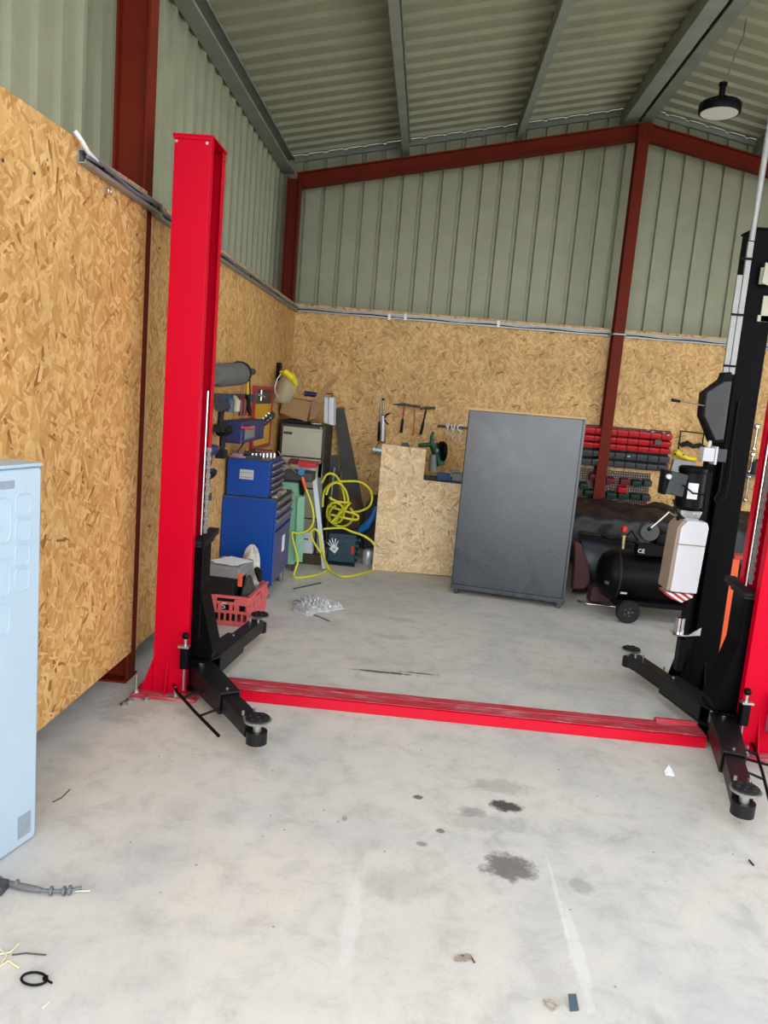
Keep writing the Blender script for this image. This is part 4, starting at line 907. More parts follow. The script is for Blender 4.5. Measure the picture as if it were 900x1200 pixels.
# curved navy bumper standing in front
def bf(u, v):
    a_ = math.radians(-80 + 170 * v); x = 1.46 + .58 * u
    return (x, 6.65 - .16 * math.cos(a_) + .16 + .05 * (2 * u - 1) ** 2, .265 + .265 * math.sin(a_) * (1 - .25 * u))
mb = MB(); mb.grid(bf, 24, 18); tag(mb.build('car_bumper', M['navy'], smooth=True, solid=.012), 'dark navy curved bumper shell between charcoal cabinet and compressor', 'car part')
mb = MB(); mb.tube([(1.45, 6.78, .55), (1.7, 6.76, .54), (1.95, 6.79, .52)], .02, 10); tag(mb.build('rubber_roll', M['blk2'], smooth=True), 'thin dark rubber roll lying along the top of the navy bumper', 'rubber strip')
# maroon seat tipped on side
t = thing('car_seat_cushion', (1.47, 6.62, 0), 'maroon padded seat tipped against the charcoal cabinet', 'seat')
pl = [at(*q, Y=6.6) for q in ((669, 690), (672, 655), (671, 634), (680, 636), (690, 665), (691, 683), (684, 690))]
mb = MB(); mb.extr([(p.x, 6.56, max(.024, p.z)) for p in pl], (.0, .08, 0)); mb.build('cushion', M['maroon'], t, bevel=.02)
mb = MB(); mb.prism([(1.52, .02), (1.53, .15), (1.60, .17), (1.72, .15), (1.76, .03)], 'y', 6.40, 6.54); mb.build('base_cushion', M['maroon'], t, bevel=.02)
mb = MB(); mb.tube([(1.44, 6.45, .011), (1.5, 6.385, .011), (1.74, 6.39, .011), (1.80, 6.5, .011)], .011, 10); mb.build('tubular_frame', M['chrome'], t, smooth=True)
# orange steel stand seen between columns
t = thing('engine_crane', (2.25, 5.35, 0), 'bright orange steel crane upright seen between black column and red post', 'engine crane')
pl = [at(*q, Y=5.3) for q in ((841, 778), (852, 702), (861, 724), (856, 752), (850, 772), (849, 779))]
mb = MB(); mb.extr([(p.x, 5.3, max(0.0, p.z)) for p in pl], (0, .05, 0)); mb.build('base_gusset', M['orange'], t, bevel=.003)
a_ = at(847, 776, Y=5.36); b_ = at(864, 655, Y=5.36); mb = MB(); mb.extr([(a_.x - .05, 5.36, 0), (a_.x + .02, 5.36, 0), (b_.x + .02, 5.36, b_.z), (b_.x - .03, 5.36, b_.z)], (0, .06, 0)); mb.build('upright', M['orange'], t, bevel=.004)
a_ = at(870, 640, Y=5.36)
mb = MB(); mb.box(b_.x - .03, b_.x + .12, 5.34, 5.44, b_.z, b_.z + .03); mb.build('cross_plate', M['rplast'], t, bevel=.004)
mb = MB(); mb.box(2.28, 2.75, 5.36, 5.43, .0, .08); mb.build('foot', M['orange'], t)
# ------------------------------------------------------------------ blue roller cabinet with top chest
t = thing('roller_cabinet', (-1.24, 5.95, 0), 'blue roller tool cabinet on castors standing against the left wall', 'tool cabinet')
x0, x1, y0, y1 = -1.446, -1.04, 5.60, 6.28
mb = MB(); mb.box(x0, x1 - .012, y0, y1, .11, .765); mb.box(x1 - .012, x1, y0, y0 + .02, .11, .765); mb.box(x1 - .012, x1, y1 - .02, y1, .11, .765); mb.build('body', M['blue'], t, bevel=.006)
mb = MB(); mb.box(x0, x1, y0, y1, .765, .77); mb.build('top_tray', mat('tray_liner', (76, 74, 76), .7), t)
zs = [.755, .69, .62, .53]
for i in range(3):
    zt_, zb_ = zs[i], zs[i + 1] + .012
    mb = MB(); mb.box(x1 - .011, x1 + .006, y0 + .022, y1 - .022, zb_, zt_); d = mb.build('drawer', M['lavender'] if i else M['dgrey'], t, bevel=.003)
    mb = MB(); mb.prism([(x1 + .006, zt_ - .024), (x1 + .022, zt_ - .018), (x1 + .022, zt_ - .002), (x1 + .006, zt_)], 'y', y0 + .03, y1 - .03); mb.build('grip', M['alu'], d)
mb = MB(); mb.box(x1 - .011, x1 + .004, y0 + .022, y1 - .022, .14, .515); dd = mb.build('door', M['lavender'], t, bevel=.004)
mb = MB(); mb.box(x1 + .004, x1 + .006, y0 + .33, y0 + .43, .31, .44); mb.build('white_label', M['paper'], dd)
for (x, y) in ((x0 + .05, y0 + .05), (x1 - .04, y0 + .05), (x0 + .05, y1 - .05), (x1 - .04, y1 - .05)):
    mb = MB(); mb.M = Matrix.Translation((x, y, .05)); mb.lathe([(.02, -.014), (.045, -.016), (.05, -.008), (.05, .008), (.045, .016), (.02, .014)], (0, 0, 0), 22, 'x'); w = mb.build('castor', M['grey'], t, smooth=True)
    mb = MB(); mb.box(x - .024, x - .018, y - .022, y + .022, .04, .108); mb.box(x + .018, x + .024, y - .022, y + .022, .04, .108); mb.box(x - .026, x + .026, y - .03, y + .03, .104, .11); mb.build('fork', M['zinc'], w)
t = thing('tool_chest', (-1.26, 5.85, .77), 'blue top tool chest with many slim drawers on the roller cabinet', 'tool chest')
x0, x1, y0, y1 = -1.43, -1.095, 5.625, 6.10
mb = MB(); mb.box(x0, x1 - .012, y0, y1, .772, 1.045); mb.build('body', M['blue'], t, bevel=.006)
for i in range(5):
    zb_ = .785 + i * .05; mb = MB(); mb.box(x1 - .012, x1 + .002, y0 + .012, y1 - .012, zb_, zb_ + .044); d = mb.build('drawer', M['dblue'], t, bevel=.002)
    mb = MB(); mb.prism([(x1 + .002, zb_ + .026), (x1 + .016, zb_ + .03), (x1 + .016, zb_ + .043), (x1 + .002, zb_ + .044)], 'y', y0 + .02, y1 - .02); mb.build('grip', M['alu'], d)
p = at(289, 556, Y=5.624); mb = MB(); mb.box(p.x - .052, p.x + .052, 5.619, 5.625, p.z - .036, p.z + .036); sp = mb.build('silver_plate', M['silver'], t, bevel=.002)
mb = MB(); mb.box(p.x - .045, p.x + .045, 5.6165, 5.619, p.z - .022, p.z - .018); mb.box(p.x - .045, p.x + .045, 5.6165, 5.619, p.z + .012, p.z + .016); mb.each('plate_line', M['grey'], sp)
mb = MB(); mb.box(x0 + .005, x1 - .015, y0 + .005, y1 - .005, 1.046, 1.056); mb.build('top_mat', M['dgrey'], t)
# tools scattered on the chest
zt = 1.056
def onchest(name, label, cat, pts, r, m, grip=None):
    mb = MB(); mb.tube(pts, r, 8); o = mb.build(name, m, smooth=True); tag(o, label, cat); return o
onchest('screwdriver', 'bright screwdriver propped on the left of the blue chest', 'screwdriver', [at(277, 532, Y=5.75), at(286, 519, Y=5.85)], .006, M['chrome'])
onchest('chisel', 'steel chisel propped near the middle of blue chest top', 'chisel', [at(303, 531, Y=5.8), at(297, 522, Y=5.85)], .006, M['zinc'])
onchest('pry_bar', 'long thin steel bar reaching from chest towards green stand', 'bar', [at(326, 529, Y=6.12), at(336, 543, Y=6.3), at(350, 557, Y=6.58)], .006, M['zinc'])
for i in range(7):
    x = -1.27 + i * .022; y = 5.72 + i * .03
    mb = MB(); mb.lathe([(.013, zt), (.013, zt + .035), (.009, zt + .037), (.009, zt + .02)], (x, y, 0), 14); tag(mb.build('socket', M['chrome'], smooth=True), 'bright steel socket standing on top of the blue tool chest', 'socket', 'sockets on the blue tool chest')
mb = MB(); mb.M = rotz((-1.2, 5.9, 0), .3); mb.box(-1.31, -1.15, 5.88, 5.98, zt, zt + .05); tag(mb.build('tool_tray', M['darkred'], bevel=.006), 'dark red tool tray lying on the blue tool chest', 'tray')
mb = MB(); mb.prism([(-1.42, 5.64), (-1.34, 5.63), (-1.30, 5.66), (-1.36, 5.74), (-1.41, 5.73)], 'z', zt + .001, zt + .012); mb.box(-1.40, -1.33, 5.65, 5.69, zt + .012, zt + .03); tag(mb.build('rag', mat('pink_rag', (150, 110, 140), .8)), 'crumpled pink rag on the near corner of blue chest', 'rag')
mb = MB(); mb.box(-1.3, -1.2, 5.66, 5.72, zt, zt + .02); mb.cyl((-1.34, 5.76, zt + .028), (-1.22, 5.76, zt + .028), .018, seg=12); tag(mb.build('air_ratchet', M['dgrey'], bevel=.003), 'dark pneumatic ratchet lying at the front of blue chest', 'power tool')
for i, (px, py, cn, m) in enumerate(((328, 582, 'silver', M['zinc']), (334, 578, 'tan', M['tan']))):
    p = at(px, py, Z=.78); mb = MB(); mb.M = Matrix.Translation((-1.07 + .0 * i, 5.75 + .22 * i, .772)); mb.box(-.02, .02, -.09, .09, 0, .018 + .01 * i); mb.cyl((0, -.09, .012), (0, .10, .02), .009, seg=8)
    tag(mb.build('hand_tool', m, bevel=.003), '%s hand tool lying on the roller cabinet ledge beside the chest' % cn, 'hand tool')
# ------------------------------------------------------------------ filing cabinet and what stands on it
t = thing('filing_cabinet', (-1.18, 7.8, 0), 'ivory fronted filing cabinet with dark frame in the far left corner', 'filing cabinet')
x0, x1, y0, y1 = -1.40, -.955, 7.5, 8.1
mb = MB(); mb.box(x0, x1, y0 + .014, y1, .02, 1.255); mb.build('body', mat('dark_brown_enamel', (46, 42, 38), .5), t, bevel=.005)
for i in range(4):
    zt_ = 1.225 - i * .30; mb = MB(); mb.box(x0 + .025, x1 - .03, y0 - .002, y0 + .016, zt_ - .285, zt_); d = mb.build('drawer', M['ivory'], t, bevel=.004)
    mb = MB(); mb.box(x0 + .025, x1 - .03, y0 - .008, y0 - .002, zt_ - .03, zt_ - .005); mb.build('top_lip', M['ivory'], d, bevel=.002)
    mb = MB(); mb.box(x0 + .035, x0 + .12, y0 - .006, y0 - .002, zt_ - .075, zt_ - .05); mb.build('label_holder', M['dgrey'], d)
MB().cyl((x1 - .045, y0 - .01, 1.237), (x1 - .045, y0 + .016, 1.237), .01, seg=12).build('lock', M['chrome'], t, smooth=True)
mb = MB(); mb.box(x0 + .01, x0 + .24, y0 + .06, y0 + .35, 1.257, 1.29); tag(mb.build('black_case', M['blk2'], bevel=.006), 'flat black case under the cardboard box on filing cabinet', 'case')
# cardboard box, open flaps
t = thing('cardboard_box', (-1.2, 7.72, 1.3), 'open brown cardboard box tilted on top of the filing cabinet', 'cardboard box')
F0 = [at(*q, Y=7.55) for q in ((328, 484), (359, 494), (366, 471), (332, 465))]
mb = MB(); mb.extr(F0, (.04, .26, 0)); mb.build('body', M['card'], t)
q0 = [at(*q, Y=7.5) for q in ((367, 468), (383, 449), (390, 444), (395, 446), (384, 458), (369, 488), (362, 492))]
mb = MB(); mb.extr(q0[:5] + [at(376, 474, Y=7.5), at(370, 470, Y=7.5)], (.0, .008, 0)); mb.build('flap', M['card'], t)
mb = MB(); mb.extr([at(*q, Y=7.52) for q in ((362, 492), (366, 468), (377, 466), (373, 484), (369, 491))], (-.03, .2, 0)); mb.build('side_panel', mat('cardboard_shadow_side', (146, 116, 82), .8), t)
p = at(360, 463, Y=7.62); mb = MB(); mb.cyl(at(357, 461, Y=7.66), at(371, 463, Y=7.66), .026, seg=14); o = mb.build('blue_tube', M['dblue'], smooth=True); tag(o, 'dark blue tube poking out of the cardboard box', 'tube')
t = thing('white_case', (-.98, 7.6, 1.26), 'upright white plastic case with red handle, right end of filing cabinet', 'case')
pl = [at(*q, Y=7.58) for q in ((380, 465), (391, 466), (390.5, 499), (379, 495))]
mb = MB(); mb.extr(pl, (0, .22, 0)); mb.build('shell', M['white'], t, bevel=.008)
mb = MB(); mb.extr([at(*q, Y=7.575) for q in ((384.5, 466), (385.5, 466), (385, 496), (384, 496))], (0, .006, 0)); mb.build('seam', M['grey'], t)
mb = MB(); mb.tube([at(381, 464.5, Y=7.6), at(382, 461.5, Y=7.6), at(389, 461.5, Y=7.6), at(390, 465, Y=7.6)], .008, 8); mb.build('handle', M['darkred'], t, smooth=True)
for i, (px, py) in enumerate(((367, 492), (371, 493), (374, 492.5))):
    p = at(px, py, Y=7.52); mb = MB(); mb.cyl((p.x - .015, 7.53, 1.268), (p.x + .015, 7.55, 1.272), .011, seg=10); tag(mb.build('metal_fitting', M['chrome'], smooth=True), 'small bright fitting on the filing cabinet edge below the box', 'fitting', 'fittings on the filing cabinet')
# face shield hanging in the corner
t = thing('face_shield', at(335, 455, Y=7.25), 'clear face shield with a yellow brow band hanging in the corner', 'face shield')
c = at(333.5, 452, Y=7.28); mb = MB()
def vf(u, v):
    a_ = math.radians(150 + 200 * u); r = .12; top_ = Vector((.115, 0, .10)) * (1 - v) ; 
    x = c.x + .012 + r * math.cos(a_) * .75 + .06 * (1 - v) - .035 * v; y = c.y + r * math.sin(a_); z = c.z + .11 - .27 * v + .05 * math.cos(a_) * (1 - v) * -1
    return (x, y, z)
mb.grid(vf, 16, 6); mb.build('visor', M['visor'], t, smooth=True, solid=.002)
mb = MB(); mb.tube([at(330, 437, Y=7.18), at(325, 444, Y=7.16), at(322, 454, Y=7.16), at(323.5, 462, Y=7.16), at(330, 469, Y=7.18)], .005, 8); mb.build('visor_rim', M['silver'], t, smooth=True)
mb = MB(); mb.tube([at(329, 436, Y=7.2), at(335, 437, Y=7.15), at(342, 442, Y=7.15), at(347, 451, Y=7.2)], [.014, .034, .036, .018], 14); mb.build('brow_band', M['yel2'], t, smooth=True)
mb = MB(); a_ = at(327, 425, X=-1.43); mb.box(-1.449, -1.41, a_.y - .02, a_.y + .07, a_.z - .17, a_.z); tag(mb.build('wall_hook_plate', M['blk']), 'black wall hook plate above the yellow face shield', 'hook')
# ------------------------------------------------------------------ left wall tools (on the board at x=-1.45)
XW = -1.40
t = thing('leather_roll', at(268, 440, X=XW), 'thick grey rolled pouch hung high on left wall beside red post', 'pouch')
a_ = at(255, 440, Y=6.1); mb = MB(); mb.M = Matrix()
mb.tube([at(252, 440, X=XW + .02), at(255, 440, X=XW + .02), at(280, 438, X=XW + .02), at(284, 438, X=XW + .02)], [.055, .075, .082, .07], 18); mb.build('roll', M['leather'], t, smooth=True)
mb = MB(); mb.cyl(at(280, 437, X=XW + .02), at(282, 437, X=XW + .02), .085, seg=18); mb.build('strap', M['blk2'], t, smooth=True)
XW = -1.375
t = thing('mallet', at(292, 480, X=XW), 'black and yellow handled mallet hanging upright on left wall', 'mallet')
mb = MB(); mb.tube([at(289.5, 438, X=XW), at(290, 462, X=XW)], .014, 10); mb.build('handle', M['amber'], t, smooth=True)
mb = MB(); mb.tube([at(290, 461, X=XW), at(292, 486, X=XW)], [.017, .02], 10); mb.tube([at(291.5, 438, X=XW - .01), at(292, 462, X=XW - .01)], .012, 8); mb.build('grip', M['blk2'], t, smooth=True)
mb = MB(); mb.cyl(at(284, 437, X=XW), at(296.5, 435.5, X=XW), .026, seg=14); mb.build('head', M['dgrey'], t, smooth=True)
# rail with hanging clamps and drills
t = thing('tool_rail', at(275, 466, X=-1.43), 'dark blue grey tool rail screwed to left wall behind lift post', 'tool rail')
a_ = at(251, 470, X=-1.43); b_ = at(296, 468, X=-1.43)
mb = MB(); mb.box(-1.449, -1.41, a_.y, b_.y, 1.46, 1.52); mb.build('rail', mat('slate_blue', (48, 58, 74), .6), t)
XW = -1.40
cols = [('teal', mat('teal_plastic', (44, 84, 100), .5)), ('cream', mat('cream_plastic', (176, 168, 138), .5)), ('dark red', M['darkred']), ('dark red', M['darkred']), ('dark red', M['rplast'])]
for i, (px, (cn, m)) in enumerate(zip((268, 275.5, 281, 285, 288.5), cols)):
    p = at(px, 472, X=XW); h = .075 if i < 2 else .11; lab = ['teal grip hanging first on the left wall rail', 'cream grip hanging second on the left wall rail', 'dark red handle third on the left wall rail', 'dark red handle fourth on the left wall rail', 'bright red handle nearest the mallet on left wall rail'][i]
    mb = MB(); mb.tube([(-1.4504, p.y, 1.505), (XW - .01, p.y, 1.50), (XW + .01, p.y, 1.47), (XW + .01, p.y, 1.47 - h)], [.004, .015, .032 if i < 2 else .018, .028 if i < 2 else .015], 10); tag(mb.build('hand_clamp', m, smooth=True), lab, 'clamp')
def drill(px, py, lab, m1, m2, X=-1.36, s=1.):
    p = at(px, py, X=X); t = thing('cordless_drill', p, lab, 'drill')
    mb = MB(); mb.tube([p + Vector((0, -.11 * s, 0)), p + Vector((0, 0, 0)), p + Vector((0, .09 * s, 0)), p + Vector((0, .13 * s, 0))], [.036 * s, .038 * s, .028 * s, .016 * s], 14); mb.build('body', m1, t, smooth=True)
    mb = MB(); mb.cyl(p + Vector((0, .13 * s, 0)), p + Vector((0, .17 * s, 0)), .012 * s, seg=10); mb.build('chuck', M['zinc'], t, smooth=True)
    mb = MB(); mb.tube([p + Vector((0, -.05, -.02)), p + Vector((0, -.07, -.13 * s))], [.022, .02], 10); mb.box(p.x - .03, p.x + .03, p.y - .12, p.y - .02, p.z - .17 * s, p.z - .12 * s); mb.build('handle', m2, t, smooth=True)
drill(262, 476, 'dark drill with red trigger hanging nearest the red post', mat('slate_plastic', (40, 44, 56), .5), M['blk2'])
drill(264, 504, 'black impact driver hanging below the first drill', M['blk'], M['blk2'], s=1.1)
drill(245, 555, 'black power tool hung low beside the red lift post', M['blk'], M['dgrey'], s=1.)
drill(248, 527, 'blue drill hung just above the blue cabinet by red post', mat('deep_blue', (30, 44, 90), .5), M['dblue'])
t = thing('blue_case', at(283, 512, X=-1.36), 'dark blue tool holder full of tools above the tool chest', 'tool holder')
a_ = at(270, 520, X=-1.38); b_ = at(299, 493, X=-1.38); mb = MB(); mb.box(-1.449, -1.30, a_.y, b_.y, 1.17, 1.33); mb.build('bin', M['dblue'], t, bevel=.01)
mb = MB(); mb.box(-1.299, -1.296, a_.y + .08, a_.y + .4, 1.2, 1.29); mb.build('grey_panel', M['grey'], t)
mb = MB(); mb.tube([at(284, 501, X=-1.292), at(297, 503, X=-1.292)], .009, 8); tag(mb.build('red_screwdriver', mat('coral_red', (206, 60, 60), .4), smooth=True), 'coral red screwdriver laid across the dark blue tool holder', 'screwdriver')
# red framed board with yellow lower half
t = thing('framed_level', at(307, 500, X=-1.43), 'upright red framed holder with yellow face on the left wall', 'tool holder')
a_ = at(297, 480, X=-1.43).y; b_ = at(318, 480, X=-1.43).y
zt_ = at(300, 452, X=-1.43).z; zb_ = 1.05
mb = MB(); mb.box(-1.449, -1.42, a_, a_ + .03, zb_, zt_); mb.box(-1.449, -1.42, b_ - .03, b_, zb_, zt_); mb.box(-1.449, -1.42, a_ + .03, b_ - .03, zt_ - .03, zt_); mb.box(-1.449, -1.42, a_ + .03, b_ - .03, zb_, zb_ + .03); mb.build('frame', mat('red_frame', (150, 40, 28), .5), t)
mb = MB(); mb.box(-1.449, -1.43, a_ + .03, b_ - .03, zb_ + .03, 1.44); mb.build('yellow_face', M['amber'], t)
mb = MB(); mb.box(-1.449, -1.435, a_ + .03, b_ - .03, 1.44, zt_ - .03); mb.build('dark_face', M['dgrey'], t)
mb = MB(); mb.cyl((-1.42, a_ + .15, 1.52), (-1.42, a_ + .35, 1.50), .012, seg=8); mb.cyl((-1.42, a_ + .22, 1.56), (-1.42, a_ + .22, 1.47), .01, seg=8); mb.build('clip', M['zinc'], t, smooth=True)
# tilted socket tray
t = thing('socket_tray', at(308, 496, X=-1.22), 'tilted black tray of shiny sockets above the tool chest', 'socket set')
A_ = at(299, 503, Y=6.35); B_ = at(319, 485, Y=6.35)
fr = frame(A_, B_ - A_, Vector((0, 1, .3))); mb = MB(); mb.M = fr; Lt = (B_ - A_).length; mb.box(-.01, Lt + .01, -.07, .07, -.03, .012); mb.build('tray', mat('navy_tray', (22, 24, 48), .5), t, bevel=.01)
mb = MB(); mb.M = fr
for i in range(6): mb.cyl((.02 + i * Lt / 6.3, -.076, -.008), (.02 + i * Lt / 6.3, -.062, -.004), .009, seg=10)
for i in range(6): mb.cyl((.02 + i * Lt / 6.3, 0, .0), (.02 + i * Lt / 6.3, 0, .03), .011, seg=10)
mb.build('sockets', M['chrome'], t, smooth=True)['kind'] = 'stuff'
# ------------------------------------------------------------------ green stand, rails, cases
t = thing('machine_stand', (-1.08, 6.7, 0), 'pale green machine stand right of the blue tool cabinet', 'machine stand')
mb = MB(); mb.box(-1.19, -1.035, 6.6, 6.85, .06, .79); mb.build('cabinet', M['green'], t, bevel=.006)
pl = [at(*q, Y=6.56) for q in ((348.5, 582), (357, 582), (354, 659), (345, 658))]
mb = MB(); mb.extr(pl, (0, .035, 0)); mb.build('front_cover', M['green'], t, bevel=.004)
mb = MB(); mb.extr([at(*q, Y=6.565) for q in ((350.5, 563), (357, 563), (356, 581), (351, 580))], (0, .03, 0)); mb.build('switch_plate', M['blk'], t)
mb = MB(); mb.box(-1.2, -1.02, 6.58, 6.87, .79, .80); mb.build('table_top', M['dgrey'], t)
mb = MB(); mb.box(-1.19, -1.16, 6.6, 6.63, 0, .06); mb.box(-1.06, -1.035, 6.6, 6.63, 0, .06); mb.box(-1.19, -1.16, 6.82, 6.85, 0, .06); mb.box(-1.06, -1.035, 6.82, 6.85, 0, .06); mb.each('foot', M['dgrey'], t)
# black box with red lid on stand
mb = MB(); mb.box(-1.19, -.93, 6.60, 6.84, .802, .885); t2 = thing('grinder', (-1.06, 6.7, .80), 'dark machine body with blue wheel on the green stand', 'bench machine'); mb.build('body', M['dgrey'], t2, bevel=.01)
c = at(353, 553, Y=6.585); mb = MB(); mb.M = Matrix.Translation((c.x, 6.59, c.z)); mb.lathe([(.01, -.008), (.028, -.008), (.03, .0), (.03, .01), (.01, .01)], (0, 0, 0), 22, 'y'); mb.build('blue_wheel', mat('blue_wheel', (50, 120, 176), .4), t2, smooth=True)
p = [at(*q, Y=6.60) for q in ((348, 540), (371, 543), (369, 549), (350, 547))]
mb = MB(); mb.extr(p, (0, .2, 0)); tag(mb.build('red_tool_case', M['rplast'], bevel=.006), 'small red tool case lying on the machine on green stand', 'tool case')
p = [at(*q, Y=6.7) for q in ((338, 538), (348, 539), (348, 545), (338, 543))]
mb = MB(); mb.extr(p, (0, .15, 0)); tag(mb.build('red_box', M['darkred'], bevel=.006), 'dark red box left of the small red tool case', 'box')
# white metal stand profile
t = thing('metal_profile', at(379, 672, Z=0), 'tall white metal profile leaning right of the green stand', 'metal profile')
a0 = at(366.5, 553, Y=6.9); a1 = at(379.3, 667, Z=0)
d = a0 - a1; fr = frame(a1, d, (0, 1, 0)); mb = MB(); mb.M = fr; L_ = d.length; mb.prism([(-.004, -.02), (.004, -.02), (.004, .0), (-.0, .02)], 'x', 0, L_) if False else mb.box(.004, L_, -.004, .004, -.028, .012)
mb.box(.004, L_, .004, .045, .006, .012); mb.build('profile', M['white'], t)
mb = MB(); q0, q1 = at(363, 551, Y=6.9), at(370, 548, Y=6.9); mb.box(q0.x, q1.x, 6.87, 6.93, q1.z - .03, q1.z); mb.build('top_bracket', M['white'], t)
mb = MB(); mb.extr([at(*q, Y=7.02) for q in ((363, 540), (378, 541), (376, 560), (372, 560), (373, 545), (363, 545))], (0, .012, 0)); mb.extr([at(*q, Y=7.02) for q in ((373, 545), (378, 541), (376, 640), (371, 640))], (0, .012, 0))
mb.extr([at(371, 640, Y=7.02), at(376, 640, Y=7.02), Vector((-.86, 7.02, .0)), Vector((-.895, 7.02, .0))], (0, .012, 0))
tag(mb.build('steel_bracket', M['grey']), 'grey angled steel bracket standing behind the white profile', 'bracket')
# small white box
p = [at(*q, Y=6.95) for q in ((355, 624), (366, 624), (366, 649), (354, 648))]
mb = MB(); mb.extr([(v.x, 6.95, v.z) for v in p], (0, .12, 0)); t = thing('white_box', (p[0].x + .05, 7.0, p[2].z), 'small white carton right of the green stand', 'carton'); mb.build('carton', M['white'], t, bevel=.002)
mb = MB(); a_ = at(359, 632, Y=6.949); mb.box(a_.x - .02, a_.x + .02, 6.947, 6.95, a_.z - .005, a_.z + .008); mb.build('print', M['dgrey'], t)
zb_ = min(v.z for v in p)
mb = MB(); mb.box(p[0].x - .04, p[1].x + .10, 6.93, 7.2, 0, zb_ - .001); tag(mb.build('wooden_crate', M['brown'], bevel=.004), 'dark brown wooden crate under the small white carton', 'crate')
# teal tool case with hand sticker
t = thing('tool_case', (-.66, 7.15, 0), 'dark teal plastic tool case with hand sticker under the yellow hose', 'tool case')
mb = MB(); mb.box(-.80, -.53, 7.02, 7.30, .02, .30); mb.build('shell', M['teal'], t, bevel=.018)
mb = MB()
for r in range(4):
    for k in range(5):
        mb.cyl((-.715 + k * .036 + (r % 2) * .018 + .05, 7.02, .09 + r * .055), (-.715 + k * .036 + (r % 2) * .018 + .05, 7.014, .09 + r * .055), .016, .014, 6)
mb.build('honeycomb_relief', M['teal'], t)['kind'] = 'stuff'
mb = MB(); mb.box(-.80, -.53, 7.0, 7.03, .0, .02); mb.box(-.80, -.53, 7.25, 7.3, .0, .02); mb.each('foot_strip', M['blk2'], t)
mb = MB(); mb.box(-.575, -.548, 7.005, 7.02, .12, .20); mb.build('red_latch', M['rplast'], t, bevel=.003)
mb = MB(); mb.tube([(-.76, 7.16, .30), (-.76, 7.16, .325), (-.58, 7.16, .325), (-.58, 7.16, .30)], .011, 8); mb.build('handle', M['blk2'], t, smooth=True)
mb = MB(); hc = Vector((-.735, 7.0185, .155)); mb.M = Matrix.Translation(hc) @ Matrix.Rotation(math.radians(-12), 4, 'Y')
mb.add([(-.045, 0, .0), (0, 0, -.05), (.045, 0, -.005), (.0, 0, .04)], [(0, 1, 2, 3)])
for k, (a_, l) in enumerate(((-38, .055), (-20, .07), (-4, .078), (12, .072), (30, .055))):
    ar = math.radians(a_); ox = -.022 + k * .011; mb.extr([(ox - .004, 0, .02), (ox + .004, 0, .02), (ox + .004 + math.sin(ar) * l, 0, .02 + math.cos(ar) * l), (ox - .004 + math.sin(ar) * l, 0, .02 + math.cos(ar) * l)], (0, -.0008, 0))
st = mb.build('hand_sticker', M['paper'], t)
mb = MB(); mb.M = Matrix.Translation(hc + Vector((0, -.0012, 0))) @ Matrix.Rotation(math.radians(-12), 4, 'Y'); mb.tube([(-.02, 0, .004), (-.004, 0, -.008), (.018, 0, .012)], .003, 6); mb.tube([(-.015, 0, -.018), (.02, 0, -.012)], .002, 6); mb.build('sticker_print', M['teal'], st)
# leaning dark boards
def lean(name, bl, br, tl, tr, Yt, Yb_, m, lab, cat, th=.02):
    P = [at(*bl, Y=Yb_), at(*br, Y=Yb_), at(*tr, Y=Yt), at(*tl, Y=Yt)]
    mb = MB(); mb.extr(P, (0, th, 0)); return tag(mb.build(name, m), lab, cat)
b0 = at(404, 655, Z=0)
mb = MB(); tl, tr = at(392, 479, Y=8.16), at(403, 477, Y=8.16); ml, mr = at(414, 600, Y=7.75), at(437, 600, Y=7.75); ml.z = 0; mr.z = 0
mb.extr([Vector((ml.x * 1.03, 7.92, 0)), Vector(((mr.x + .02) * 1.03, 7.92, 0)), tr, tl], (0, .02, 0)); tag(mb.build('rubber_board', M['rubberb']), 'long dark grey board leaning on the back wall beside filing cabinet', 'board')
tl, tr = at(387, 534, Y=8.0), at(396, 533, Y=8.0)
mb = MB(); mb.extr([Vector((tl.x + .04, 7.8, 0)), Vector((tr.x + .11, 7.8, 0)), tr, tl], (0, .02, 0)); tag(mb.build('short_board', M['rubberb']), 'shorter dark board leaning left of the long grey board', 'board')
mb = MB(); mb.cyl(at(392, 548, Y=7.9), Vector((-.90, 7.68, .006)), .009, seg=8); tag(mb.build('thin_rod', M['zinc'], smooth=True), 'thin pale metal rod standing behind the yellow hose', 'rod')
# heap: brown sack, blue bag
def blob(name, c, s, m, lab, cat, seed=0, n=22):
    mb = MB(); rnd = random.Random(seed); ph = [rnd.uniform(0, 6) for _ in range(6)]
    vs = []
    def f(u, v):
        th = math.pi * u; p = 2 * math.pi * v
        k = 1 + .10 * math.sin(3 * p + ph[0]) * math.sin(th) + .07 * math.sin(5 * p + 4 * th + ph[1]) * math.sin(th) + .06 * math.sin(9 * th + 2 * p + ph[2]) * math.sin(th) + .04 * math.sin(11 * p - 7 * th + ph[3]) * math.sin(th)
        z = math.cos(th)
        return (c[0] + s[0] * k * math.sin(th) * math.cos(p), c[1] + s[1] * k * math.sin(th) * math.sin(p), max(c[2] + s[2] * z * k, c[2] - s[2] * .98))
    mb.grid(f, n, n * 2); import bmesh
    return tag(mb.build(name, m, smooth=True), lab, cat)
blob('canvas_sack', (-.665, 7.48, .30), (.125, .12, .30), M['brown'], 'dark brown canvas sack slumped behind the yellow hose', 'sack', 3)
blob('dark_bag', (-.41, 7.42, .32), (.10, .12, .32), M['cloth'], 'dark grey bag standing beside the notched strand board', 'bag', 5)
mb = MB(); mb.tube([at(420, 623, Y=7.24), at(424, 620, Y=7.24), at(430, 616, Y=7.22), at(437, 606, Y=7.2), at(441, 594, Y=7.2)], [.02, .035, .04, .03, .02], 12); tag(mb.build('blue_strap_bundle', M['bluepl'], smooth=True), 'bright blue strap bundle lying over the dark bag', 'strap')
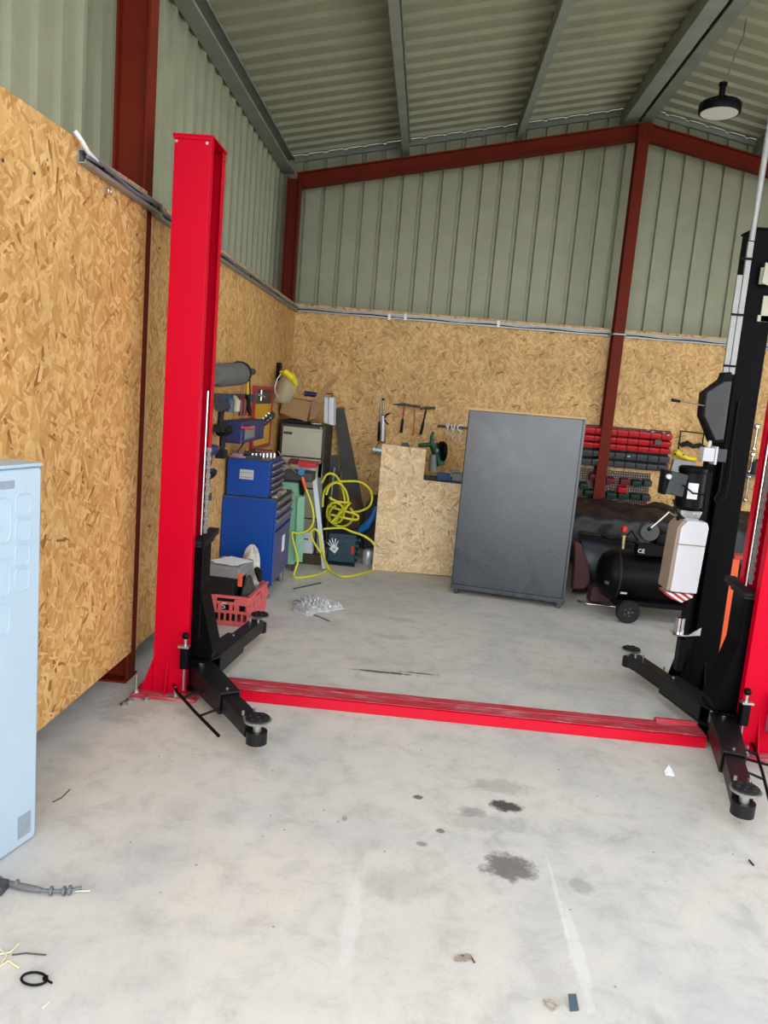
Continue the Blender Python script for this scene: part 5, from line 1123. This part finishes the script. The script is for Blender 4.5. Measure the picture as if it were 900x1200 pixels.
mb = MB(); mb.tube([at(438, 573, Y=7.3), at(440, 577, Y=7.3), at(442, 600, Y=7.3)], [.02, .03, .02], 10); mb.build('x', M['dgrey']) if False else None
mb = MB(); c = Vector((-.42, 7.18, 0)); mb.lathe([(.05, 0), (.055, .01), (.055, .12), (.045, .14), (.02, .15)], c, 20); tag(mb.build('glass_jar', M['silver'], smooth=True), 'grey metal tin on floor right of the teal tool case', 'tin')
# yellow air hose
def smooth_path(pts, n=8):
    out = []; P = [Vector(p) for p in pts]
    for i in range(len(P) - 1):
        p0 = P[max(i - 1, 0)]; p1 = P[i]; p2 = P[i + 1]; p3 = P[min(i + 2, len(P) - 1)]
        for k in range(n):
            u = k / n; out.append(.5 * ((2 * p1) + (-p0 + p2) * u + (2 * p0 - 5 * p1 + 4 * p2 - p3) * u * u + (-p0 + 3 * p1 - 3 * p2 + p3) * u ** 3))
    out.append(P[-1]); return out
t = thing('air_hose', (-.7, 6.9, 0), 'yellow air hose coiled in loose loops between green stand and board', 'hose')
r_ = .0105
pts = [at(358, 572, Y=6.52), at(366, 595, Y=6.5), at(367, 612, Y=6.5), at(360, 622, Y=6.5), at(349, 625, Y=6.5), at(342, 625, Y=6.48), at(345, 640, Y=6.42), at(349, 657, Y=6.36), Vector((-.985, 6.34, .02)), at(360, 676, Z=.013), at(374, 673, Z=.013), at(382, 669, Z=.013), at(385, 665, Z=.02), at(376, 648, Y=6.6), at(366, 632, Y=6.6), at(365, 622, Y=6.6), at(371, 621, Y=6.6), at(376, 632, Y=6.6), at(380, 655, Y=6.6), at(386, 668, Z=.014), at(398, 675, Z=.013), at(412, 675, Z=.013), at(437, 669, Z=.013)]
mb = MB(); mb.tube(smooth_path(pts, 6), r_ * .9, 8); mb.build('hose_run', M['yel'], t, smooth=True)
def ring(cx, cy, rx, ry, Y, a0=0, a1=360, tilt=0., n=28, dY=.1):
    return [at(cx + rx * math.cos(math.radians(a0 + (a1 - a0) * i / n)), cy + ry * math.sin(math.radians(a0 + (a1 - a0) * i / n)), Y=Y + dY * math.sin(math.radians(a0 + (a1 - a0) * i / n))) for i in range(n + 1)]
mb = MB()
mb.tube(smooth_path([at(*q, Y=7.0 + .01 * i) for i, q in enumerate(((378, 594), (380, 576), (390, 566), (406, 564), (422, 565), (433, 573), (436, 584), (432, 594), (422, 599), (414, 600)))], 6), r_, 8)
mb.tube(smooth_path([at(*q, Y=6.97 + .01 * i) for i, q in enumerate(((377, 566), (382, 557), (388, 555), (395, 559), (401, 572), (404, 590), (398, 600), (392, 610)))], 6), r_, 8)
mb.tube(smooth_path([at(*q, Y=6.94 + .012 * i) for i, q in enumerate(((382, 580), (387, 569), (396, 566), (404, 573), (408, 586), (405, 597), (396, 608), (391, 612)))], 6), r_, 8)
mb.tube(smooth_path(ring(393, 601, 10, 12, 6.92), 2), r_, 8)
mb.tube(smooth_path(ring(400, 604, 14, 13, 6.99, -40, 240), 2), r_, 8)
mb.tube(smooth_path([at(*q, Y=6.95) for q in ((384, 592), (394, 596), (408, 600), (419, 604), (418, 609), (404, 607), (388, 603))], 6), r_, 8)
mb.tube(smooth_path([at(*q, Y=6.93) for q in ((386, 583), (396, 588), (410, 589))], 6), r_, 8)
mb.tube(smooth_path([at(*q, Y=6.9) for q in ((379, 620), (390, 619), (402, 619), (412, 623), (424, 627), (434, 633), (440, 640))], 6), r_, 8)
mb.tube(smooth_path([at(*q, Y=6.9) for q in ((411, 589), (400, 600), (388, 613))], 6), r_, 8)
mb.build('hose_coil', M['yel'], t, smooth=True)
mb = MB(); mb.cyl(at(354, 559, Y=6.52), at(358, 573, Y=6.52), .016, .013, 12); mb.build('orange_grip', M['orange'], t, smooth=True)
mb = MB(); mb.cyl(at(358, 573, Y=6.52), at(361, 581, Y=6.515), .009, seg=10); mb.build('coupling', M['zinc'], t, smooth=True)
# hose hook so the coil hangs
mb = MB(); mb.tube([at(396, 566, Y=7.02), at(396, 568, Y=7.5), Vector((at(396, 566, Y=7.7).x, 7.9, .9))], .008, 8); mb.build('hanger', M['dgrey'], t)
# ------------------------------------------------------------------ red crate with tool box
t = thing('plastic_crate', (-1.15, 5.15, 0), 'faded red plastic crate on the floor behind the left lift arm', 'crate')
cx0, cx1, cy0, cy1, ch = -1.36, -1.055, 4.90, 5.38, .20
fr = Matrix.Identity(4)
mb = MB()
def wallgrid(mb, p, q, n, taper=.03):
    """slatted wall from p to q (xy tuples), outward sloping, with openings"""
    P_, Q_ = Vector((*p, 0)), Vector((*q, 0)); d = (Q_ - P_); L_ = d.length; d.normalize(); nrm = Vector((d.y, -d.x, 0))
    m4 = frame(P_, d, (0, 0, 1)); mb.M = m4
    mb.box(0, L_, 0, .035, -.006, .006); mb.box(0, L_, .085, .105, -.006, .006)
    hl = L_ * .5
    mb.box(0, L_, .145, .165, -.006, .006); mb.box(0, hl - .06, .165, .195, -.006, .006); mb.box(hl + .06, L_, .165, .195, -.006, .006); mb.box(-.008, L_ + .008, .19, .205, -.014, .014)
    k = int(L_ / .034)
    for i in range(k + 1):
        u = L_ * i / k; mb.box(u - .007, u + .007, .035, .085, -.006, .006)
    for i in range(0, k + 1):
        u = L_ * i / k; w_ = .012 if i % 2 else .018; 
        if i % 3 != 1: mb.box(u - w_, u + w_, .105, .145, -.006, .006)
    mb.M = Matrix.Identity(4)
for p, q in (((cx0, cy0), (cx1, cy0)), ((cx1, cy0), (cx1 + .02, cy1)), ((cx1 + .02, cy1), (cx0, cy1)), ((cx0, cy1), (cx0, cy0))): wallgrid(mb, p, q, 8)
mb.box(cx0, cx1, cy0, cy1, 0, .012)
mb.build('crate_shell', M['crate'], t, bevel=.002)
p = Vector((-1.22, cy0 - .007, .135)); mb = MB(); mb.tube([p + Vector((.018, -.001, .018)), p + Vector((-.008, -.001, .018)), p + Vector((-.012, -.001, .004)), p + Vector((.008, -.001, .0)), p + Vector((.012, -.001, -.012)), p + Vector((-.01, -.001, -.018))], .003, 6); mb.build('painted_mark', M['paper'], t)
t = thing('lidded_tool_box', (-1.24, 5.1, .013), 'black tool box with grey lid and papers sitting in red crate', 'tool box')
mb = MB(); mb.M = rotz((-1.24, 5.08, 0), math.radians(-5)); mb.box(-1.335, -1.155, 4.94, 5.21, .015, .315); mb.build('body', M['blk2'], t, bevel=.01)
mb = MB(); mb.M = rotz((-1.24, 5.08, 0), math.radians(-5)); mb.box(-1.35, -1.115, 4.925, 5.235, .316, .395); lid = mb.build('grey_lid', M['grey'], t, bevel=.012)
mb = MB(); mb.M = rotz((-1.24, 5.08, 0), math.radians(-5)); mb.box(-1.125, -1.095, 4.925, 4.938, .27, .36); mb.build('orange_latch', mat('coral_latch', (216, 92, 66), .4), t, bevel=.003)
mb = MB(); mb.M = rotz((-1.23, 5.09, 0), math.radians(-28)); mb.box(-1.33, -1.13, 4.99, 5.20, .397, .399); mb.M = rotz((-1.23, 5.09, 0), math.radians(-8)); mb.box(-1.31, -1.14, 4.97, 5.18, .400, .4015)
tag(mb.build('paper_sheets', M['paper']), 'white paper sheets lying on the grey lid in the crate', 'papers')
blob('work_jacket', (-1.103, 5.09, .17), (.034, .12, .135), M['cloth'], 'dark grey work cloth stuffed in the right of red crate', 'cloth', 8)
mb = MB(); 
def wb(u, v):
    th = math.pi * u; p_ = 2 * math.pi * v; k = 1 + .12 * math.sin(4 * p_ + 3 * th)
    return (-1.14 + .07 * k * math.sin(th) * math.cos(p_), 5.31 + .04 * k * math.sin(th) * math.sin(p_), .27 + .19 * math.cos(th) * k)
mb.grid(wb, 16, 26); tag(mb.build('plastic_bag', mat('grey_white_bag', (176, 170, 160), .4, 0, .25, 20, bump=.6), smooth=True), 'crumpled pale plastic bag standing up behind the grey lid', 'plastic bag')
mb = MB(); mb.tube([(-1.09, 5.28, .31), (-1.06, 5.22, .30), (-1.04, 5.16, .26)], [.02, .028, .015], 10); tag(mb.build('black_glove', M['blk2'], smooth=True), 'black glove on top of the cloth in the red crate', 'glove')
# ------------------------------------------------------------------ loose things on the floor
def small(name, pts, r, m, lab, cat, grp=None, seg=8, closed=False):
    mb = MB(); mb.tube(pts, r, seg, closed); return tag(mb.build(name, m, smooth=True), lab, cat, grp)
t = thing('grey_cable', at(50, 1042, Z=0), 'grey cable offcut with sleeves on floor below pale blue cabinet', 'cable')
cp = smooth_path([at(-6, 1024, Z=.014), at(8, 1034, Z=.014), at(30, 1040, Z=.012), at(58, 1044, Z=.012), at(82, 1043, Z=.012), at(96, 1040, Z=.012)], 6)
mb = MB(); mb.tube(cp, .006, 8); mb.tube([cp[6], cp[10], cp[13], cp[16]], [.008, .011, .011, .008], 10); mb.build('sheath', M['greycable'], t, smooth=True)
mb = MB()
for q in ((20, 1036), (60, 1044), (75, 1044), (82, 1043)):
    a_ = at(q[0] - 1.6, q[1], Z=.014); b_ = at(q[0] + 1.6, q[1], Z=.014); mb.cyl(a_, b_, .014, seg=12)
mb.each('collar', M['greycable'], t, smooth=True)
mb = MB(); mb.tube([at(85, 1044.5, Z=.006), at(106, 1044, Z=.006)], [.003, .002], 6); mb.build('bare_core', M['straw'], t, smooth=True)
mb = MB(); p = at(-2, 1046, Z=0); mb.box(p.x - .03, p.x + .02, p.y - .02, p.y + .03, 0, .03); tag(mb.build('cable_plug', M['dgrey'], bevel=.005), 'dark plug at the very left edge of the floor', 'plug')
zt_ = [at(40 + 15 * math.cos(a_), 1147 + 7.5 * math.sin(a_), Z=.006) for a_ in [i * math.pi / 12 for i in range(24)]]
t = thing('cable_tie_loop', at(40, 1147, Z=0), 'closed black cable tie loop on the floor, bottom left', 'cable tie')
mb = MB(); mb.tube(zt_, .0035, 6, closed=True); mb.build('strap', M['blk'], t, smooth=True)
mb = MB(); p = at(53, 1148, Z=.0); mb.box(p.x - .005, p.x + .006, p.y - .005, p.y + .005, 0, .01); mb.tube([at(54, 1148, Z=.005), at(61, 1152, Z=.005)], .003, 6); mb.build('lock_head', M['blk'], t)
for i, pts in enumerate((((0, 1118), (12, 1116), (22, 1106)), ((0, 1132), (10, 1126), (22, 1134)), ((0, 1112), (8, 1120), (2, 1128)), ((50, 1181), (58, 1174)))):
    small('straw_stalk', [at(*q, Z=.004) for q in pts], .0025, M['straw'], 'pale straw stalk on the floor at bottom left edge' if i < 3 else 'short straw piece lying alone below the cable tie loop', 'straw', 'straw stalks at the left edge' if i < 3 else None)
small('thin_wire', [at(14, 1119, Z=.003), at(30, 1117, Z=.003), at(54, 1119, Z=.003)], .002, M['dgrey'], 'thin dark wire lying beside the straw', 'wire')
small('grass_stem', [at(62, 940, Z=.003), at(72, 935, Z=.003), at(82, 925, Z=.003)], .002, M['brown'], 'dry brown stem on floor right of pale blue cabinet', 'stem')
small('steel_rod', [at(344, 690, Z=.006), at(376, 683, Z=.006)], .006, M['dgrey'], 'thin dark steel rod on the floor in front of green stand', 'rod')
t = thing('white_shard', at(784, 907, Z=0), 'small white torn paper scrap on the floor near right lift arm', 'paper scrap')
p = at(784, 907, Z=0); mb = MB(); mb.add([(p.x - .022, p.y - .018, .001), (p.x + .02, p.y - .02, .001), (p.x + .026, p.y + .01, .002), (p.x + .004, p.y + .03, .03), (p.x - .02, p.y + .012, .004), (p.x, p.y, .012)], [(0, 1, 5), (1, 2, 5), (2, 3, 5), (3, 4, 5), (4, 0, 5)]); mb.build('scrap', M['paper'], t, solid=.001)
mb = MB(); p = at(671, 1180, Z=0); mb.M = Matrix.Translation(p) @ Matrix.Rotation(math.radians(20), 4, 'Z'); mb.add([(-.016, -.014, .001), (.010, -.016, .001), (.02, .02, .02), (-.004, .022, .022)], [(0, 1, 2, 3)]); tag(mb.build('dark_tape_piece', mat('slate_tape', (52, 66, 78), .5), solid=.002), 'bent dark slate strip on the floor at bottom centre', 'scrap')
small('dead_leaf', [at(637, 1172, Z=.006), at(645, 1172, Z=.008), at(654, 1178, Z=.005), at(648, 1184, Z=.004), at(640, 1178, Z=.004)], .0028, M['tan'], 'curled pale ring scrap left of the bent slate strip', 'scrap', closed=True)
mb = MB(); p = at(543, 1124, Z=0); mb.M = Matrix.Translation(p) @ Matrix.Rotation(.4, 4, 'Z'); mb.grid(lambda u, v: (-.028 + .056 * u, (-.014 + .03 * v) * (1 - abs(2 * u - 1) * .6), .003 + .005 * math.sin(6 * u) ** 2), 8, 4); tag(mb.build('dry_leaf', M['tan'], solid=.001), 'dry brown leaf on the floor below the large oil stain', 'leaf')
small('leaf_stem', [at(536, 1120, Z=.003), at(552, 1121, Z=.003), at(556, 1128, Z=.003)], .0025, M['brown'], 'dark stem lying against the dry brown leaf', 'stem')
small('steel_nut', [at(404, 959, Z=.0), at(404.5, 959.2, Z=.008)], .008, M['greycable'], 'small steel nut on the floor left of the oil stains', 'nut', seg=6)
small('dark_twig', [at(878, 1008, Z=.003), at(883, 1014, Z=.003)], .004, M['dgrey'], 'tiny dark twig on the floor at right', 'twig')
for i, (px, py, lab) in enumerate(((145, 826, 'steel washer on floor, leftmost near the lift base'), (152, 821, 'steel nut on floor between washer and lift base'), (171, 820, 'steel nut on floor right under the lift base edge'))):
    p = at(px, py, Z=0); mb = MB(); mb.lathe([(.008, 0), (.02, 0), (.02, .006), (.008, .006)], (p.x, p.y, 0), 16); mb.lathe([(.007, .006), (.012, .006), (.012, .018), (.007, .018)], (p.x + .004, p.y, 0), 6); tag(mb.build('loose_nut', M['zinc'], smooth=True), lab, 'nut')
# crumpled clear wrapping with steel offcuts
rnd = random.Random(11)
mb = MB(); c = at(368, 712, Z=0)
def cf(u, v):
    th = math.pi * .5 * u; p_ = 2 * math.pi * v; r = (1 + .25 * math.sin(3 * p_ + 1) + .12 * math.sin(7 * p_))
    x = .17 * r * math.sin(th) * math.cos(p_); y = .19 * r * math.sin(th) * math.sin(p_)
    return (c.x + x, c.y + y, .002 + .055 * math.cos(th) * (1 + .5 * math.sin(19 * x * 9 + 3) * math.sin(17 * y * 9)))
mb.grid(cf, 18, 48); t = mb.build('clear_wrapping', M['film'], solid=.0015); tag(t, 'crumpled clear plastic wrapping full of shiny bits on the floor', 'plastic wrapping')
mb = MB()
for i in range(110):
    a_ = rnd.uniform(0, 6.28); r = .15 * math.sqrt(rnd.random()); x = c.x + r * math.cos(a_); y = c.y + r * math.sin(a_); z = .03 + .035 * (1 - r / .15) + rnd.uniform(0, .01); d = Vector((rnd.uniform(-1, 1), rnd.uniform(-1, 1), rnd.uniform(-.4, .4))).normalized() * rnd.uniform(.006, .016)
    mb.tube([Vector((x, y, z)), Vector((x, y, z)) + d], .0035, 5)
o = mb.build('shiny_bits', M['chrome'], t); o['kind'] = 'stuff'
small('wrapping_tie', [at(360, 718, Z=.004), at(375, 723, Z=.004), at(386, 728, Z=.004)], .006, M['greycable'], 'grey flattened tie beside the clear plastic wrapping', 'tie')
# ------------------------------------------------------------------ light: overcast daylight through the open front, added doorway and roof lights
w = bpy.data.worlds.new('sky'); SC.world = w; w.use_nodes = True; nt = w.node_tree
bg = nt.nodes['Background']
tc = N(nt, 'ShaderNodeTexCoord'); sp = N(nt, 'ShaderNodeSeparateXYZ'); nt.links.new(tc.outputs['Generated'], sp.inputs[0])
r = ramp(nt, [(.0, (1.08, 1.10, 1.13, 1)), (.25, (1.08, 1.11, 1.15, 1)), (.5, (.6, .64, .68, 1)), (1, (.42, .47, .52, 1))]); nt.links.new(sp.outputs[2], r.inputs[0]); nt.links.new(r.outputs[0], bg.inputs['Color'])
bg.inputs['Strength'].default_value = 3.6
SC.view_settings.view_transform = 'Standard'; SC.view_settings.look = 'None'; SC.view_settings.gamma = 1; SC.view_settings.use_curve_mapping = False
SC.view_settings.exposure = 0.42
SC.cycles.use_denoising = True
SC.cycles.max_bounces = 10; SC.cycles.diffuse_bounces = 6
